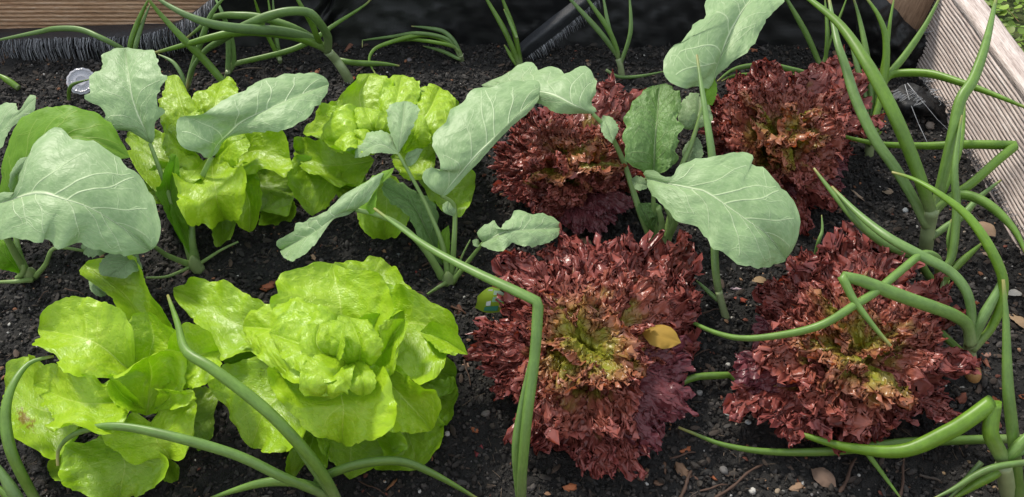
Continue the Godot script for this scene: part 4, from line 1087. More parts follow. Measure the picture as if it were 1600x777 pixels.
const DATA_BUTTER := [{"label":"large pale green butterhead lettuce front and centre with a tight heart","at":Vector3(-0.2128, -0.0060, -0.4954),"leaves":[
{"tone":0.8,"bulge":0.12,"stain":0,"mid":[.0118,.036,.0661,.0259,.044,.1277,.0301,.031,.1676],"l":[.0118,.036,.0661,-.0091,.0536,.1045,-.0023,.0563,.1411,.0186,.0448,.1601,.0301,.031,.1676],"r":[.0118,.036,.0661,.0653,.0534,.1085,.0953,.0576,.1325,.0841,.0549,.1465,.0559,.0455,.1611,.0301,.031,.1676]},
{"tone":0.75,"bulge":0.12,"stain":0,"mid":[.0582,.036,.0661,.0942,.039,.119,.104,.031,.1564],"l":[.0582,.036,.0661,.1079,.0506,.0907,.1328,.0526,.104,.1327,.0497,.1304,.1204,.0429,.1487,.104,.031,.1564],"r":[.0582,.036,.0661,.0578,.0506,.1229,.0702,.0527,.1531,.0616,.0505,.1669,.0845,.0437,.1641,.104,.031,.1564]},
{"tone":0.75,"bulge":0.12,"stain":0,"mid":[-.0191,.036,.0661,-.0196,.039,.1253,-.0325,.026,.1618],"l":[-.0191,.036,.0661,-.0377,.0519,.1117,-.0389,.0496,.138,-.0402,.0369,.1612,-.0325,.026,.1618],"r":[-.0191,.036,.0661,.0061,.0521,.1315,.0077,.0502,.1572,-.005,.0459,.1591,-.0182,.0409,.1509,-.0325,.026,.1618]},
{"tone":0.75,"bulge":0.12,"stain":0,"mid":[.0954,.036,.0486,.1364,.044,.0721,.1487,.051,.0657],"l":[.0954,.036,.0486,.1204,.0535,.0516,.1405,.0563,.0488,.1479,.0564,.0602,.1487,.051,.0657],"r":[.0954,.036,.0486,.1164,.0539,.1006,.1378,.0562,.1099,.1485,.0565,.0873,.1487,.051,.0657]},
{"tone":0.7,"bulge":0.12,"stain":0,"mid":[.0682,.036,.0123,.1264,.044,.0354,.1448,.051,.0484],"l":[.0682,.036,.0123,.1108,.0544,.0236,.1345,.0561,.0246,.1461,.0562,.0382,.1448,.051,.0484],"r":[.0682,.036,.0123,.1065,.055,.068,.1299,.056,.077,.1428,.0561,.0643,.1448,.051,.0484]},
{"tone":1,"bulge":0.15,"stain":0,"mid":[-.0253,.056,.0513,-.0702,.069,.0939,-.0875,.036,.1318],"l":[-.0253,.056,.0513,-.0918,.0761,.0386,-.1289,.0817,.0508,-.1365,.0782,.0742,-.1202,.0638,.1057,-.0997,.0488,.1268,-.0875,.036,.1318],"r":[-.0253,.056,.0513,-.0182,.0765,.0881,-.0083,.0894,.1326,-.0169,.0887,.1545,-.0379,.075,.1556,-.0641,.0577,.1456,-.0875,.036,.1318]},
{"tone":1,"bulge":0.2,"stain":0,"mid":[-.0473,.056,.0154,-.1244,.079,-.0116,-.2276,.066,-.0724],"l":[-.0473,.056,.0154,-.0788,.0863,-.0208,-.1078,.0968,-.0395,-.1419,.0939,-.0615,-.1755,.0877,-.0745,-.2027,.0804,-.0749,-.2243,.0715,-.0734,-.2276,.066,-.0724],"r":[-.0473,.056,.0154,-.0673,.0742,.0489,-.0983,.0857,.0322,-.1224,.0926,.0487,-.1425,.0898,.0321,-.175,.0832,-.0087,-.2044,.0764,-.0395,-.2276,.066,-.0724]},
{"tone":0.75,"bulge":0.12,"stain":0,"mid":[-.0603,.036,.0123,-.1053,.044,.0172,-.1375,.051,.0324],"l":[-.0603,.036,.0123,-.0913,.0545,-.0041,-.1259,.0589,.0127,-.1391,.0569,.0251,-.1375,.051,.0324],"r":[-.0603,.036,.0123,-.0705,.0533,.0584,-.0951,.0584,.0783,-.1218,.0585,.0613,-.1375,.051,.0324]},
{"tone":1,"bulge":0.18,"stain":0,"mid":[.0147,.056,-.0032,.0286,.079,-.0657,.0361,.066,-.1271],"l":[.0147,.056,-.0032,-.0032,.0753,-.0285,-.0268,.0904,-.0828,-.0121,.0894,-.1037,.0137,.0801,-.1177,.0361,.066,-.1271],"r":[.0147,.056,-.0032,.0554,.0772,-.0081,.094,.0903,-.0325,.0835,.0894,-.0599,.0638,.0822,-.086,.0513,.0757,-.1093,.0361,.066,-.1271]},
{"tone":1,"bulge":0.22,"stain":0,"mid":[.0261,.066,.0217,.0888,.094,-.0061,.1448,.081,.013],"l":[.0261,.066,.0217,.05,.0987,-.0122,.0586,.1116,-.0481,.0887,.1173,-.035,.1168,.1108,-.0254,.138,.1023,-.0097,.1482,.0928,.007,.1448,.081,.013],"r":[.0261,.066,.0217,.0637,.0883,.0529,.0975,.1024,.0797,.1133,.1078,.0917,.1326,.1004,.0669,.136,.0946,.0447,.141,.0903,.0324,.1448,.081,.013]},
{"tone":1,"bulge":0.25,"stain":0,"mid":[.1007,.086,.0071,.1331,.094,.0214,.161,.091,.0408],"l":[.1007,.086,.0071,.1149,.1003,.0047,.1374,.1079,.0144,.1529,.1044,.0281,.161,.091,.0408],"r":[.1007,.086,.0071,.1198,.1042,.0368,.1341,.1074,.0483,.1478,.1034,.0476,.161,.091,.0408]},
{"tone":1,"bulge":0.2,"stain":0,"mid":[.0362,.066,.0396,.0838,.089,.0884,.1209,.056,.1201],"l":[.0362,.066,.0396,.0741,.0977,.0552,.1104,.1114,.0944,.1272,.1019,.094,.1335,.0928,.1034,.1296,.0773,.1165,.1209,.056,.1201],"r":[.0362,.066,.0396,.0631,.0955,.1024,.074,.0956,.1356,.0935,.083,.1363,.1095,.0709,.132,.1209,.056,.1201]},
{"tone":1,"bulge":0.25,"stain":0,"mid":[.0193,.076,.0279,.0065,.114,-.0108,-.0094,.121,-.0718],"l":[.0193,.076,.0279,-.0292,.1166,.0404,-.0646,.1374,.0076,-.0617,.1387,-.0153,-.0698,.1385,-.0362,-.059,.1376,-.0496,-.0294,.133,-.0642,-.0094,.121,-.0718],"r":[.0193,.076,.0279,.0517,.1114,.037,.0759,.1366,.0187,.0745,.1471,.0001,.0629,.1482,-.0259,.0425,.1458,-.0421,.0189,.14,-.0516,-.0094,.121,-.0718]},
{"tone":1,"bulge":0.25,"stain":0,"mid":[.013,.096,.0533,.0285,.119,.1189,.0268,.076,.145],"l":[.013,.096,.0533,-.0161,.1216,.0664,-.0467,.1371,.0925,-.0359,.143,.1205,-.0198,.1289,.1375,-.0029,.1132,.1494,.0134,.0976,.1529,.0268,.076,.145],"r":[.013,.096,.0533,.061,.129,.0741,.0811,.1399,.1027,.0913,.1466,.1277,.0942,.1403,.1448,.0868,.1298,.1553,.0687,.1151,.1597,.0498,.1007,.1558,.0268,.076,.145]},
{"tone":1,"bulge":0.2,"stain":0,"mid":[.0511,.096,.0618,.0713,.119,.0445,.0907,.136,.0209],"l":[.0511,.096,.0618,.0521,.123,.0614,.0653,.1387,.0571,.0621,.1476,.0435,.0753,.1495,.0319,.0907,.136,.0209],"r":[.0511,.096,.0618,.078,.1157,.0841,.0843,.1279,.0686,.0921,.1358,.0442,.0954,.1379,.0301,.0907,.136,.0209]},
{"tone":1,"bulge":0.25,"stain":0,"mid":[.0532,.096,.049,.0631,.114,.0167,.0681,.126,.0069],"l":[.0532,.096,.049,.0366,.1159,.04,.032,.1237,.0188,.0492,.128,.0083,.0681,.126,.0069],"r":[.0532,.096,.049,.0759,.1193,.0464,.0769,.1263,.0267,.0737,.1296,.0139,.0681,.126,.0069]},
{"tone":1,"bulge":0.3,"stain":0,"mid":[.0294,.106,.0423,-.0215,.146,.0467,-.1036,.111,.0146],"l":[.0294,.106,.0423,.007,.1353,.0151,-.0136,.1495,.0064,-.0412,.147,-.0008,-.0697,.1351,.0006,-.0965,.1229,.002,-.1036,.111,.0146],"r":[.0294,.106,.0423,.035,.1362,.1145,.0215,.1458,.128,-.0101,.1549,.1189,-.0423,.1433,.0931,-.0762,.13,.0624,-.0945,.1204,.0359,-.1036,.111,.0146]},
{"tone":1,"bulge":0.35,"stain":0,"mid":[.0313,.126,.0674,.0068,.156,.0762,-.057,.146,.0467],"l":[.0313,.126,.0674,.0231,.1598,.0432,-.0069,.161,.0313,-.037,.1561,.0279,-.057,.146,.0467],"r":[.0313,.126,.0674,.0303,.1563,.1167,.0021,.1659,.1147,-.0311,.1597,.088,-.057,.146,.0467]},
{"tone":1,"bulge":0.3,"stain":0,"mid":[.0412,.116,.0737,.0485,.156,.0697,.0313,.156,.0321],"l":[.0412,.116,.0737,.0285,.1422,.0773,.0231,.156,.0574,.0213,.156,.0364,.0313,.156,.0321],"r":[.0412,.116,.0737,.0683,.1471,.0843,.0704,.166,.068,.0552,.1641,.042,.0313,.156,.0321]},
{"tone":1,"bulge":0.3,"stain":0,"mid":[.0215,.146,.0812,.0307,.171,.0713,.033,.176,.0534],"l":[.0215,.146,.0812,.0076,.151,.0787,.0065,.1629,.0619,.014,.1684,.0466,.033,.176,.0534],"r":[.0215,.146,.0812,.0357,.1623,.088,.0398,.1795,.0767,.037,.1795,.0623,.033,.176,.0534]},
{"tone":1,"bulge":0.4,"stain":0,"mid":[.0246,.136,.0816,.0054,.166,.0761,.0039,.166,.0475],"l":[.0246,.136,.0816,.0095,.1531,.0957,-.0088,.1699,.0865,-.0104,.1706,.0589,.0039,.166,.0475],"r":[.0246,.136,.0816,.0261,.1549,.069,.023,.166,.0582,.0144,.166,.0475,.0039,.166,.0475]},
{"tone":1,"bulge":0.45,"stain":0,"mid":[.0283,.136,.0832,.0242,.166,.1207,.0187,.141,.1246],"l":[.0283,.136,.0832,.0051,.1518,.0911,-.0054,.164,.1121,.0019,.156,.1254,.0187,.141,.1246],"r":[.0283,.136,.0832,.0429,.1458,.0914,.0458,.1584,.1156,.0417,.1605,.1308,.0187,.141,.1246]},
{"tone":1,"bulge":0.4,"stain":0,"mid":[.0334,.126,.0674,.0553,.151,.1061,.056,.136,.1189],"l":[.0334,.126,.0674,.057,.1405,.0843,.0699,.1482,.1083,.0646,.1411,.1172,.056,.136,.1189],"r":[.0334,.126,.0674,.0335,.139,.0913,.0421,.1485,.116,.0489,.1415,.1204,.056,.136,.1189]}]},
{"label":"loose yellow-green butterhead lettuce in the front left corner, leaf with a brown stain","at":Vector3(-0.4632, -0.0060, -0.4444),"leaves":[
{"tone":0.9,"bulge":0.2,"stain":0,"mid":[.0146,.046,.0697,.0331,.059,.1078,.0313,.036,.1404],"l":[.0146,.046,.0697,-.0142,.0656,.0868,-.0295,.0721,.1084,-.0241,.0672,.128,-.0074,.0608,.143,.0154,.051,.1462,.0313,.036,.1404],"r":[.0146,.046,.0697,.0672,.0668,.0949,.0938,.0709,.1174,.0892,.0658,.1309,.0755,.0593,.1389,.0574,.0506,.1446,.0313,.036,.1404]},
{"tone":0.85,"bulge":0.12,"stain":0,"mid":[-.0236,.046,.0853,-.0377,.044,.1072,-.0577,.036,.1098],"l":[-.0236,.046,.0853,-.0302,.0583,.1,-.0484,.0531,.1052,-.0545,.0467,.1084,-.0577,.036,.1098],"r":[-.0236,.046,.0853,-.0116,.0585,.1207,-.0284,.0541,.1276,-.0449,.0467,.1216,-.0577,.036,.1098]},
{"tone":0.8,"bulge":0.12,"stain":0,"mid":[.0511,.036,.0807,.0729,.034,.1014,.0862,.031,.1181],"l":[.0511,.036,.0807,.0768,.0481,.0977,.0905,.0466,.1068,.0918,.04,.1166,.0862,.031,.1181],"r":[.0511,.036,.0807,.0669,.048,.1052,.0746,.047,.1196,.0826,.0424,.1235,.0862,.031,.1181]},
{"tone":0.65,"bulge":0.12,"stain":0,"mid":[.0472,.036,.0321,.0903,.039,.0461,.1113,.041,.0347],"l":[.0472,.036,.0321,.0746,.0511,.0165,.0954,.0526,.007,.1122,.0503,.0211,.1113,.041,.0347],"r":[.0472,.036,.0321,.0995,.0519,.0819,.1149,.0527,.0922,.1191,.0512,.0691,.1113,.041,.0347]},
{"tone":0.92,"bulge":0.15,"stain":1,"mid":[-.031,.051,.0399,-.0815,.059,.0441,-.1548,.036,.002],"l":[-.031,.051,.0399,-.0662,.0681,.0157,-.1012,.0723,-.0138,-.1362,.0629,-.0267,-.1499,.0557,-.0194,-.1541,.0473,-.0065,-.1548,.036,.002],"r":[-.031,.051,.0399,-.0261,.0661,.0885,-.034,.0705,.1114,-.0542,.0727,.1021,-.0804,.0678,.0878,-.1076,.0604,.0673,-.1368,.0487,.0304,-.1548,.036,.002]},
{"tone":1,"bulge":-0.25,"stain":0,"mid":[.0287,.056,-.0265,-.0145,.089,-.0893,-.0965,.081,-.1539],"l":[.0287,.056,-.0265,.0047,.0829,-.0368,-.0123,.1008,-.0693,-.0446,.0991,-.0966,-.0692,.0948,-.1149,-.0945,.0889,-.136,-.0965,.081,-.1539],"r":[.0287,.056,-.0265,.0624,.088,-.038,.0484,.1023,-.0607,.0259,.1145,-.0852,.0101,.1166,-.1101,-.0159,.1121,-.1425,-.0545,.1034,-.1518,-.0796,.0946,-.1536,-.0965,.081,-.1539]},
{"tone":1,"bulge":0.2,"stain":0,"mid":[.0304,.076,.0032,.0402,.104,-.0231,.033,.121,-.0495],"l":[.0304,.076,.0032,.0172,.1021,.006,.0173,.1188,-.0179,.0189,.1245,-.0416,.033,.121,-.0495],"r":[.0304,.076,.0032,.091,.1067,.0172,.0852,.1195,-.0131,.0649,.124,-.0321,.0464,.125,-.0449,.033,.121,-.0495]},
{"tone":1,"bulge":0.2,"stain":0,"mid":[.0471,.076,.0202,.094,.114,.009,.1253,.106,-.0061],"l":[.0471,.076,.0202,.0785,.1296,.0061,.0914,.1476,-.0152,.1054,.1429,-.0183,.1201,.1341,-.0122,.1281,.1213,-.0051,.1253,.106,-.0061],"r":[.0471,.076,.0202,.0794,.0987,.0412,.1146,.1197,.0496,.1352,.1252,.0417,.1394,.1189,.0219,.1253,.106,-.0061]},
{"tone":1,"bulge":0.22,"stain":0,"mid":[.0279,.086,.0133,-.0173,.124,-.0102,-.0995,.101,-.0386],"l":[.0279,.086,.0133,.0291,.1201,-.0127,.0237,.1303,-.0278,.0121,.1388,-.0397,-.0105,.1471,-.0491,-.0444,.1388,-.0606,-.0684,.13,-.0578,-.0844,.12,-.0483,-.0995,.101,-.0386],"r":[.0279,.086,.0133,.0226,.1101,.0331,.0046,.1306,.0409,-.0053,.1405,.0482,-.0237,.1387,.0385,-.044,.1306,.0151,-.0666,.1225,.0025,-.0855,.1138,-.0168,-.0995,.101,-.0386]},
{"tone":1,"bulge":0.2,"stain":0,"mid":[.0588,.076,.0687,.0773,.084,.0954,.086,.061,.1057],"l":[.0588,.076,.0687,.0752,.0921,.0399,.0939,.0956,.0378,.1094,.0979,.0519,.1151,.0913,.0726,.1137,.0815,.0943,.1043,.0732,.1053,.086,.061,.1057],"r":[.0588,.076,.0687,.0375,.0895,.0639,.0358,.0948,.0872,.0292,.0978,.1019,.0447,.0924,.1118,.0662,.0818,.1171,.086,.061,.1057]},
{"tone":1,"bulge":0.22,"stain":0,"mid":[.0375,.086,.0422,.0021,.119,.0663,-.0923,.076,.0227],"l":[.0375,.086,.0422,.0231,.1104,.0341,.0083,.1238,.0401,-.0201,.1263,.036,-.055,.1108,.0113,-.0756,.0965,.0153,-.0923,.076,.0227],"r":[.0375,.086,.0422,.0472,.1059,.0686,.053,.1181,.0913,.0459,.1306,.1075,.0283,.1425,.1077,.0055,.1371,.1058,-.0158,.1267,.1042,-.0365,.1124,.0758,-.0618,.0986,.0531,-.0923,.076,.0227]},
{"tone":1,"bulge":-0.25,"stain":0,"mid":[.0458,.066,.0558,.0498,.089,.0317,.0676,.141,.0231],"l":[.0458,.066,.0558,.0332,.101,.0583,.0228,.1139,.0432,.0191,.1213,.0379,.0462,.138,.0358,.0676,.141,.0231],"r":[.0458,.066,.0558,.092,.1021,.0604,.0988,.1147,.0421,.1029,.1297,.0284,.0912,.1404,.0211,.0676,.141,.0231]},
{"tone":1,"bulge":0.2,"stain":0,"mid":[.0521,.086,.0582,.0399,.119,.0563,.0317,.136,.048],"l":[.0521,.086,.0582,.0487,.1169,.0743,.0391,.1335,.0718,.0331,.1391,.0597,.0317,.136,.048],"r":[.0521,.086,.0582,.0543,.113,.0608,.0495,.1337,.0567,.0408,.1393,.0506,.0317,.136,.048]},
{"tone":1,"bulge":0.2,"stain":0,"mid":[.0628,.086,.0582,.0837,.104,.0536,.0783,.116,.0492],"l":[.0628,.086,.0582,.0801,.1185,.0521,.0748,.1208,.0503,.0783,.116,.0492],"r":[.0628,.086,.0582,.1103,.112,.068,.1162,.1165,.0588,.1014,.1202,.0515,.0783,.116,.0492]}]},
{"label":"butterhead lettuce at the back left, half hidden by two broad kohlrabi leaves","at":Vector3(-0.4902, -0.0060, -0.8653),"leaves":[
{"tone":0.75,"bulge":0.12,"stain":0,"mid":[.046,.036,.0562,.1262,.049,.0927,.1612,.036,.0906],"l":[.046,.036,.0562,.0908,.0545,.0571,.1325,.0615,.0617,.1635,.0525,.0731,.1612,.036,.0906],"r":[.046,.036,.0562,.1102,.0574,.1375,.1441,.0619,.1606,.1669,.0541,.1471,.1612,.036,.0906]},
{"tone":0.7,"bulge":0.12,"stain":0,"mid":[.1271,.046,.1004,.1517,.034,.118,.1542,.026,.1403],"l":[.1271,.046,.1004,.1585,.0523,.1066,.1745,.0461,.1333,.1679,.0364,.1497,.1542,.026,.1403],"r":[.1271,.046,.1004,.1291,.0523,.1454,.1287,.0483,.1692,.1441,.0416,.1631,.1542,.026,.1403]},
{"tone":0.7,"bulge":0.12,"stain":0,"mid":[.0451,.036,.0906,.0655,.034,.1538,.0723,.026,.1898],"l":[.0451,.036,.0906,.0526,.0482,.148,.0622,.0445,.1816,.0679,.0361,.196,.0723,.026,.1898],"r":[.0451,.036,.0906,.0825,.0481,.1415,.0977,.0479,.1664,.0915,.0408,.1868,.0723,.026,.1898]},
{"tone":0.9,"bulge":0.12,"stain":0,"mid":[.0041,.056,.0587,-.0512,.074,.0469,-.1188,.056,-.0112],"l":[.0041,.056,.0587,-.0253,.0823,.0202,-.0689,.0817,-.0027,-.1083,.0675,-.0147,-.1188,.056,-.0112],"r":[.0041,.056,.0587,.0001,.0794,.1396,-.0334,.0876,.122,-.0781,.0757,.0628,-.1188,.056,-.0112]},
{"tone":0.8,"bulge":0.12,"stain":0,"mid":[.0048,.046,.0733,-.034,.054,.095,-.0563,.046,.1004],"l":[.0048,.046,.0733,-.0232,.0633,.0565,-.0466,.0668,.07,-.0565,.0606,.0882,-.0563,.046,.1004],"r":[.0048,.046,.0733,.0212,.0634,.1432,-.0023,.0668,.1527,-.0315,.0602,.1376,-.0563,.046,.1004]},
{"tone":1,"bulge":0.25,"stain":0,"mid":[.0711,.076,.07,.1112,.069,.1358,.1113,.036,.1717],"l":[.0711,.076,.07,.112,.0845,.0886,.1344,.0831,.1369,.1324,.0659,.1606,.1224,.0469,.1752,.1113,.036,.1717],"r":[.0711,.076,.07,.0862,.0841,.1504,.0975,.0693,.1735,.1046,.0545,.1796,.1113,.036,.1717]},
{"tone":1,"bulge":0.2,"stain":0,"mid":[.05,.066,.0552,.1157,.099,.0631,.1664,.096,.0804],"l":[.05,.066,.0552,.0931,.1101,.0418,.1301,.1225,.0449,.15,.1194,.0455,.1648,.1131,.0663,.1664,.096,.0804],"r":[.05,.066,.0552,.0966,.0919,.1095,.1271,.1071,.1121,.1537,.112,.1251,.1724,.109,.1322,.1778,.1047,.1097,.1664,.096,.0804]},
{"tone":1,"bulge":0.25,"stain":0,"mid":[.0509,.096,.0777,.0847,.114,.1671,.083,.061,.172],"l":[.0509,.096,.0777,.0277,.1187,.1371,.0401,.1248,.1777,.0543,.1201,.2085,.0632,.1043,.217,.0738,.0888,.2054,.083,.061,.172],"r":[.0509,.096,.0777,.1142,.1204,.1261,.1336,.1273,.1705,.1231,.1017,.1819,.1078,.0839,.1833,.083,.061,.172]},
{"tone":1,"bulge":0.3,"stain":0,"mid":[.024,.086,.06,.0018,.131,.0116,-.0369,.131,-.0704],"l":[.024,.086,.06,-.0138,.1124,.0543,-.0366,.131,.0042,-.0398,.131,-.0184,-.042,.131,-.0575,-.0369,.131,-.0704],"r":[.024,.086,.06,.0335,.1166,.0162,.0147,.131,-.0032,-.0056,.131,-.0338,-.0241,.131,-.0639,-.0369,.131,-.0704]},
{"tone":1,"bulge":0.3,"stain":0,"mid":[.0374,.086,.0388,.0473,.131,.0042,.0337,.116,-.0758],"l":[.0374,.086,.0388,.0148,.1129,.0118,.0101,.1306,-.0158,.0224,.1233,-.0437,.0337,.116,-.0758],"r":[.0374,.086,.0388,.0751,.119,.0117,.0754,.1283,-.0218,.0561,.1213,-.0687,.0337,.116,-.0758]},
{"tone":1,"bulge":0.3,"stain":0,"mid":[.0264,.076,.0631,.02,.116,.0859,-.0084,.126,.056],"l":[.0264,.076,.0631,.0217,.1263,.0702,-.0006,.1299,.0465,-.0118,.1298,.0464,-.0084,.126,.056],"r":[.0264,.076,.0631,.0262,.1008,.1161,.0113,.1171,.1136,-.0117,.1225,.0795,-.0084,.126,.056]},
{"tone":1,"bulge":0.3,"stain":0,"mid":[.0514,.086,.0738,.0921,.131,.0891,.1116,.131,.0755],"l":[.0514,.086,.0738,.0615,.1161,.0585,.0855,.131,.0548,.1031,.131,.059,.1116,.131,.0755],"r":[.0514,.086,.0738,.0984,.1138,.1167,.1209,.131,.1155,.1211,.131,.0891,.1116,.131,.0755]},
{"tone":1,"bulge":0.35,"stain":0,"mid":[.0467,.086,.0738,.0437,.126,.0835,.0176,.141,.0383],"l":[.0467,.086,.0738,.0306,.1269,.0845,.0106,.1353,.0527,.0088,.139,.0359,.0176,.141,.0383],"r":[.0467,.086,.0738,.0598,.1209,.0641,.0421,.1328,.0357,.027,.1372,.0265,.0176,.141,.0383]},
{"tone":1,"bulge":0.35,"stain":0,"mid":[.0438,.086,.0806,.043,.116,.1254,.024,.116,.1215],"l":[.0438,.086,.0806,.0281,.1072,.083,.0174,.116,.0926,.0157,.116,.1085,.024,.116,.1215],"r":[.0438,.086,.0806,.0576,.1018,.13,.0468,.116,.1544,.0289,.116,.1381,.024,.116,.1215]}]},
{"label":"bright butterhead lettuce at the back centre, behind the lobed kohlrabi leaves","at":Vector3(-0.2159, -0.0060, -0.8835),"leaves":[
{"tone":0.85,"bulge":0.12,"stain":0,"mid":[-.0174,.056,.0769,-.0605,.059,.1074,-.0809,.026,.1495],"l":[-.0174,.056,.0769,-.0731,.0706,.0755,-.1114,.071,.076,-.1117,.057,.1161,-.0929,.0399,.1456,-.0809,.026,.1495],"r":[-.0174,.056,.0769,-.0061,.0692,.131,-.0283,.0728,.1345,-.0474,.0575,.1494,-.0809,.026,.1495]},
{"tone":0.95,"bulge":0.2,"stain":0,"mid":[.0275,.056,.088,.0354,.064,.1745,.0309,.026,.1959],"l":[.0275,.056,.088,.0038,.0731,.1453,-.0027,.0771,.1805,.0047,.0639,.2049,.0193,.045,.2074,.0309,.026,.1959],"r":[.0275,.056,.088,.0703,.0736,.1457,.0753,.0775,.187,.0653,.0622,.2034,.0491,.0445,.207,.0309,.026,.1959]},
{"tone":0.85,"bulge":0.12,"stain":0,"mid":[.0603,.056,.0769,.1212,.059,.1182,.1602,.051,.1034],"l":[.0603,.056,.0769,.111,.0719,.0908,.1413,.0697,.0884,.1585,.0616,.0965,.1602,.051,.1034],"r":[.0603,.056,.0769,.1068,.0717,.1692,.1291,.0726,.1935,.1522,.0679,.1731,.1606,.06,.1324,.1602,.051,.1034]},
{"tone":0.7,"bulge":0.12,"stain":0,"mid":[.0611,.036,.1088,.0787,.029,.1548,.0857,.026,.1873],"l":[.0611,.036,.1088,.0705,.0451,.1505,.0755,.0394,.1831,.0857,.026,.1873],"r":[.0611,.036,.1088,.0961,.0441,.156,.0975,.0384,.1822,.0857,.026,.1873]},
{"tone":0.8,"bulge":0.12,"stain":0,"mid":[.0726,.056,-.0145,.1128,.064,-.0364,.1285,.066,-.0565],"l":[.0726,.056,-.0145,.0977,.0761,-.0456,.1174,.0758,-.0622,.1287,.0722,-.0586,.1285,.066,-.0565],"r":[.0726,.056,-.0145,.1068,.0735,.021,.1279,.0769,.0023,.1324,.0742,-.0272,.1285,.066,-.0565]},
{"tone":0.9,"bulge":0.12,"stain":0,"mid":[.0076,.066,.0706,-.0571,.084,.0981,-.1186,.061,.0452],"l":[.0076,.066,.0706,-.0215,.096,.0696,-.0669,.1048,.071,-.1031,.0879,.0433,-.1149,.0758,.047,-.1186,.061,.0452],"r":[.0076,.066,.0706,-.0021,.0858,.1411,-.0197,.0915,.1519,-.0582,.0942,.1353,-.0881,.0827,.1103,-.1098,.0704,.0697,-.1186,.061,.0452]},
{"tone":0.75,"bulge":0.12,"stain":0,"mid":[-.0063,.056,.088,-.0221,.064,.1363,-.0335,.066,.1512],"l":[-.0063,.056,.088,-.0339,.0746,.1072,-.0441,.0768,.1294,-.0397,.0741,.1488,-.0335,.066,.1512],"r":[-.0063,.056,.088,.0086,.0737,.1458,-.0018,.0768,.1678,-.0186,.0747,.1671,-.0335,.066,.1512]},
{"tone":0.9,"bulge":0.12,"stain":0,"mid":[.031,.066,.0635,.0766,.089,.0925,.1023,.091,.0808],"l":[.031,.066,.0635,.0534,.0911,.0641,.0841,.1025,.0754,.1006,.0994,.0734,.1023,.091,.0808],"r":[.031,.066,.0635,.0604,.0919,.1356,.0862,.1016,.1493,.1001,.1016,.1299,.1046,.0984,.1052,.1023,.091,.0808]},
{"tone":1,"bulge":0.28,"stain":0,"mid":[.0136,.086,.057,-.0187,.119,-.0077,-.0063,.131,-.0554],"l":[.0136,.086,.057,-.038,.1157,.0623,-.0602,.1271,.0279,-.0408,.1338,-.0028,-.0251,.1354,-.024,-.0215,.1354,-.0478,-.0063,.131,-.0554],"r":[.0136,.086,.057,.0463,.1141,.0417,.0408,.1296,-.002,.0302,.1344,-.0347,.0134,.1355,-.0542,-.0063,.131,-.0554]},
{"tone":1,"bulge":0.3,"stain":0,"mid":[.0331,.106,.0793,.045,.141,.0348,.0448,.131,-.0522],"l":[.0331,.106,.0793,.022,.1241,.0507,.0179,.1408,.0198,.0283,.1346,-.0344,.0448,.131,-.0522],"r":[.0331,.106,.0793,.0661,.1279,.0552,.0769,.1393,.0133,.0758,.1362,-.0197,.0599,.1333,-.0426,.0448,.131,-.0522]},
{"tone":1,"bulge":0.3,"stain":0,"mid":[.0429,.086,.0613,.0899,.136,.0505,.1023,.111,-.0479],"l":[.0429,.086,.0613,.0634,.115,.0398,.0704,.1338,.011,.0747,.1262,-.0219,.0861,.1189,-.044,.1023,.111,-.0479],"r":[.0429,.086,.0613,.1053,.1164,.0951,.1258,.1345,.0771,.1324,.1249,.0163,.1191,.1171,-.0241,.1023,.111,-.0479]},
{"tone":1,"bulge":0.25,"stain":0,"mid":[.0174,.106,.0807,-.0343,.129,.0706,-.0972,.101,.0496],"l":[.0174,.106,.0807,-.0099,.1352,.038,-.0482,.1379,.031,-.0788,.1231,.035,-.0972,.101,.0496],"r":[.0174,.106,.0807,.0117,.1306,.1241,-.0103,.1492,.1469,-.0305,.1508,.1385,-.0559,.1352,.0999,-.0794,.1193,.079,-.0972,.101,.0496]},
{"tone":1,"bulge":0.3,"stain":0,"mid":[.0585,.106,.0999,.0791,.146,.0973,.0798,.146,.0626],"l":[.0585,.106,.0999,.0558,.1351,.0847,.0602,.146,.0696,.0731,.146,.0597,.0798,.146,.0626],"r":[.0585,.106,.0999,.0971,.1345,.1112,.0984,.146,.0905,.0895,.146,.0696,.0798,.146,.0626]},
{"tone":1,"bulge":0.35,"stain":0,"mid":[.0188,.126,.0921,-.0101,.156,.1102,-.0436,.126,.1084],"l":[.0188,.126,.0921,-.0051,.144,.063,-.0258,.1547,.066,-.0449,.1461,.0768,-.0538,.1341,.0973,-.0436,.126,.1084],"r":[.0188,.126,.0921,.0064,.1458,.1329,-.004,.1532,.15,-.0245,.139,.1346,-.0436,.126,.1084]},
{"tone":1,"bulge":0.4,"stain":0,"mid":[.0256,.126,.0949,.0201,.161,.0972,.0034,.156,.0577],"l":[.0256,.126,.0949,.0059,.1509,.1029,-.0058,.1596,.0859,-.0066,.1576,.0625,.0034,.156,.0577],"r":[.0256,.126,.0949,.0393,.1419,.0926,.038,.1605,.0829,.0197,.1582,.0604,.0034,.156,.0577]},
{"tone":1,"bulge":0.4,"stain":0,"mid":[.0337,.126,.1017,.0441,.161,.1053,.0455,.156,.0746],"l":[.0337,.126,.1017,.027,.1465,.0978,.0294,.1602,.0866,.0392,.1574,.0735,.0455,.156,.0746],"r":[.0337,.126,.1017,.0536,.1482,.1092,.0576,.16,.1001,.0517,.1574,.0805,.0455,.156,.0746]},
{"tone":1,"bulge":0.4,"stain":0,"mid":[.025,.126,.1057,.0166,.156,.1313,.0015,.151,.1164],"l":[.025,.126,.1057,.0153,.1508,.1069,.0037,.1542,.1027,-.0011,.1525,.1088,.0015,.151,.1164],"r":[.025,.126,.1057,.0281,.1371,.1337,.017,.1535,.1516,.0046,.1534,.1361,.0015,.151,.1164]}]}]
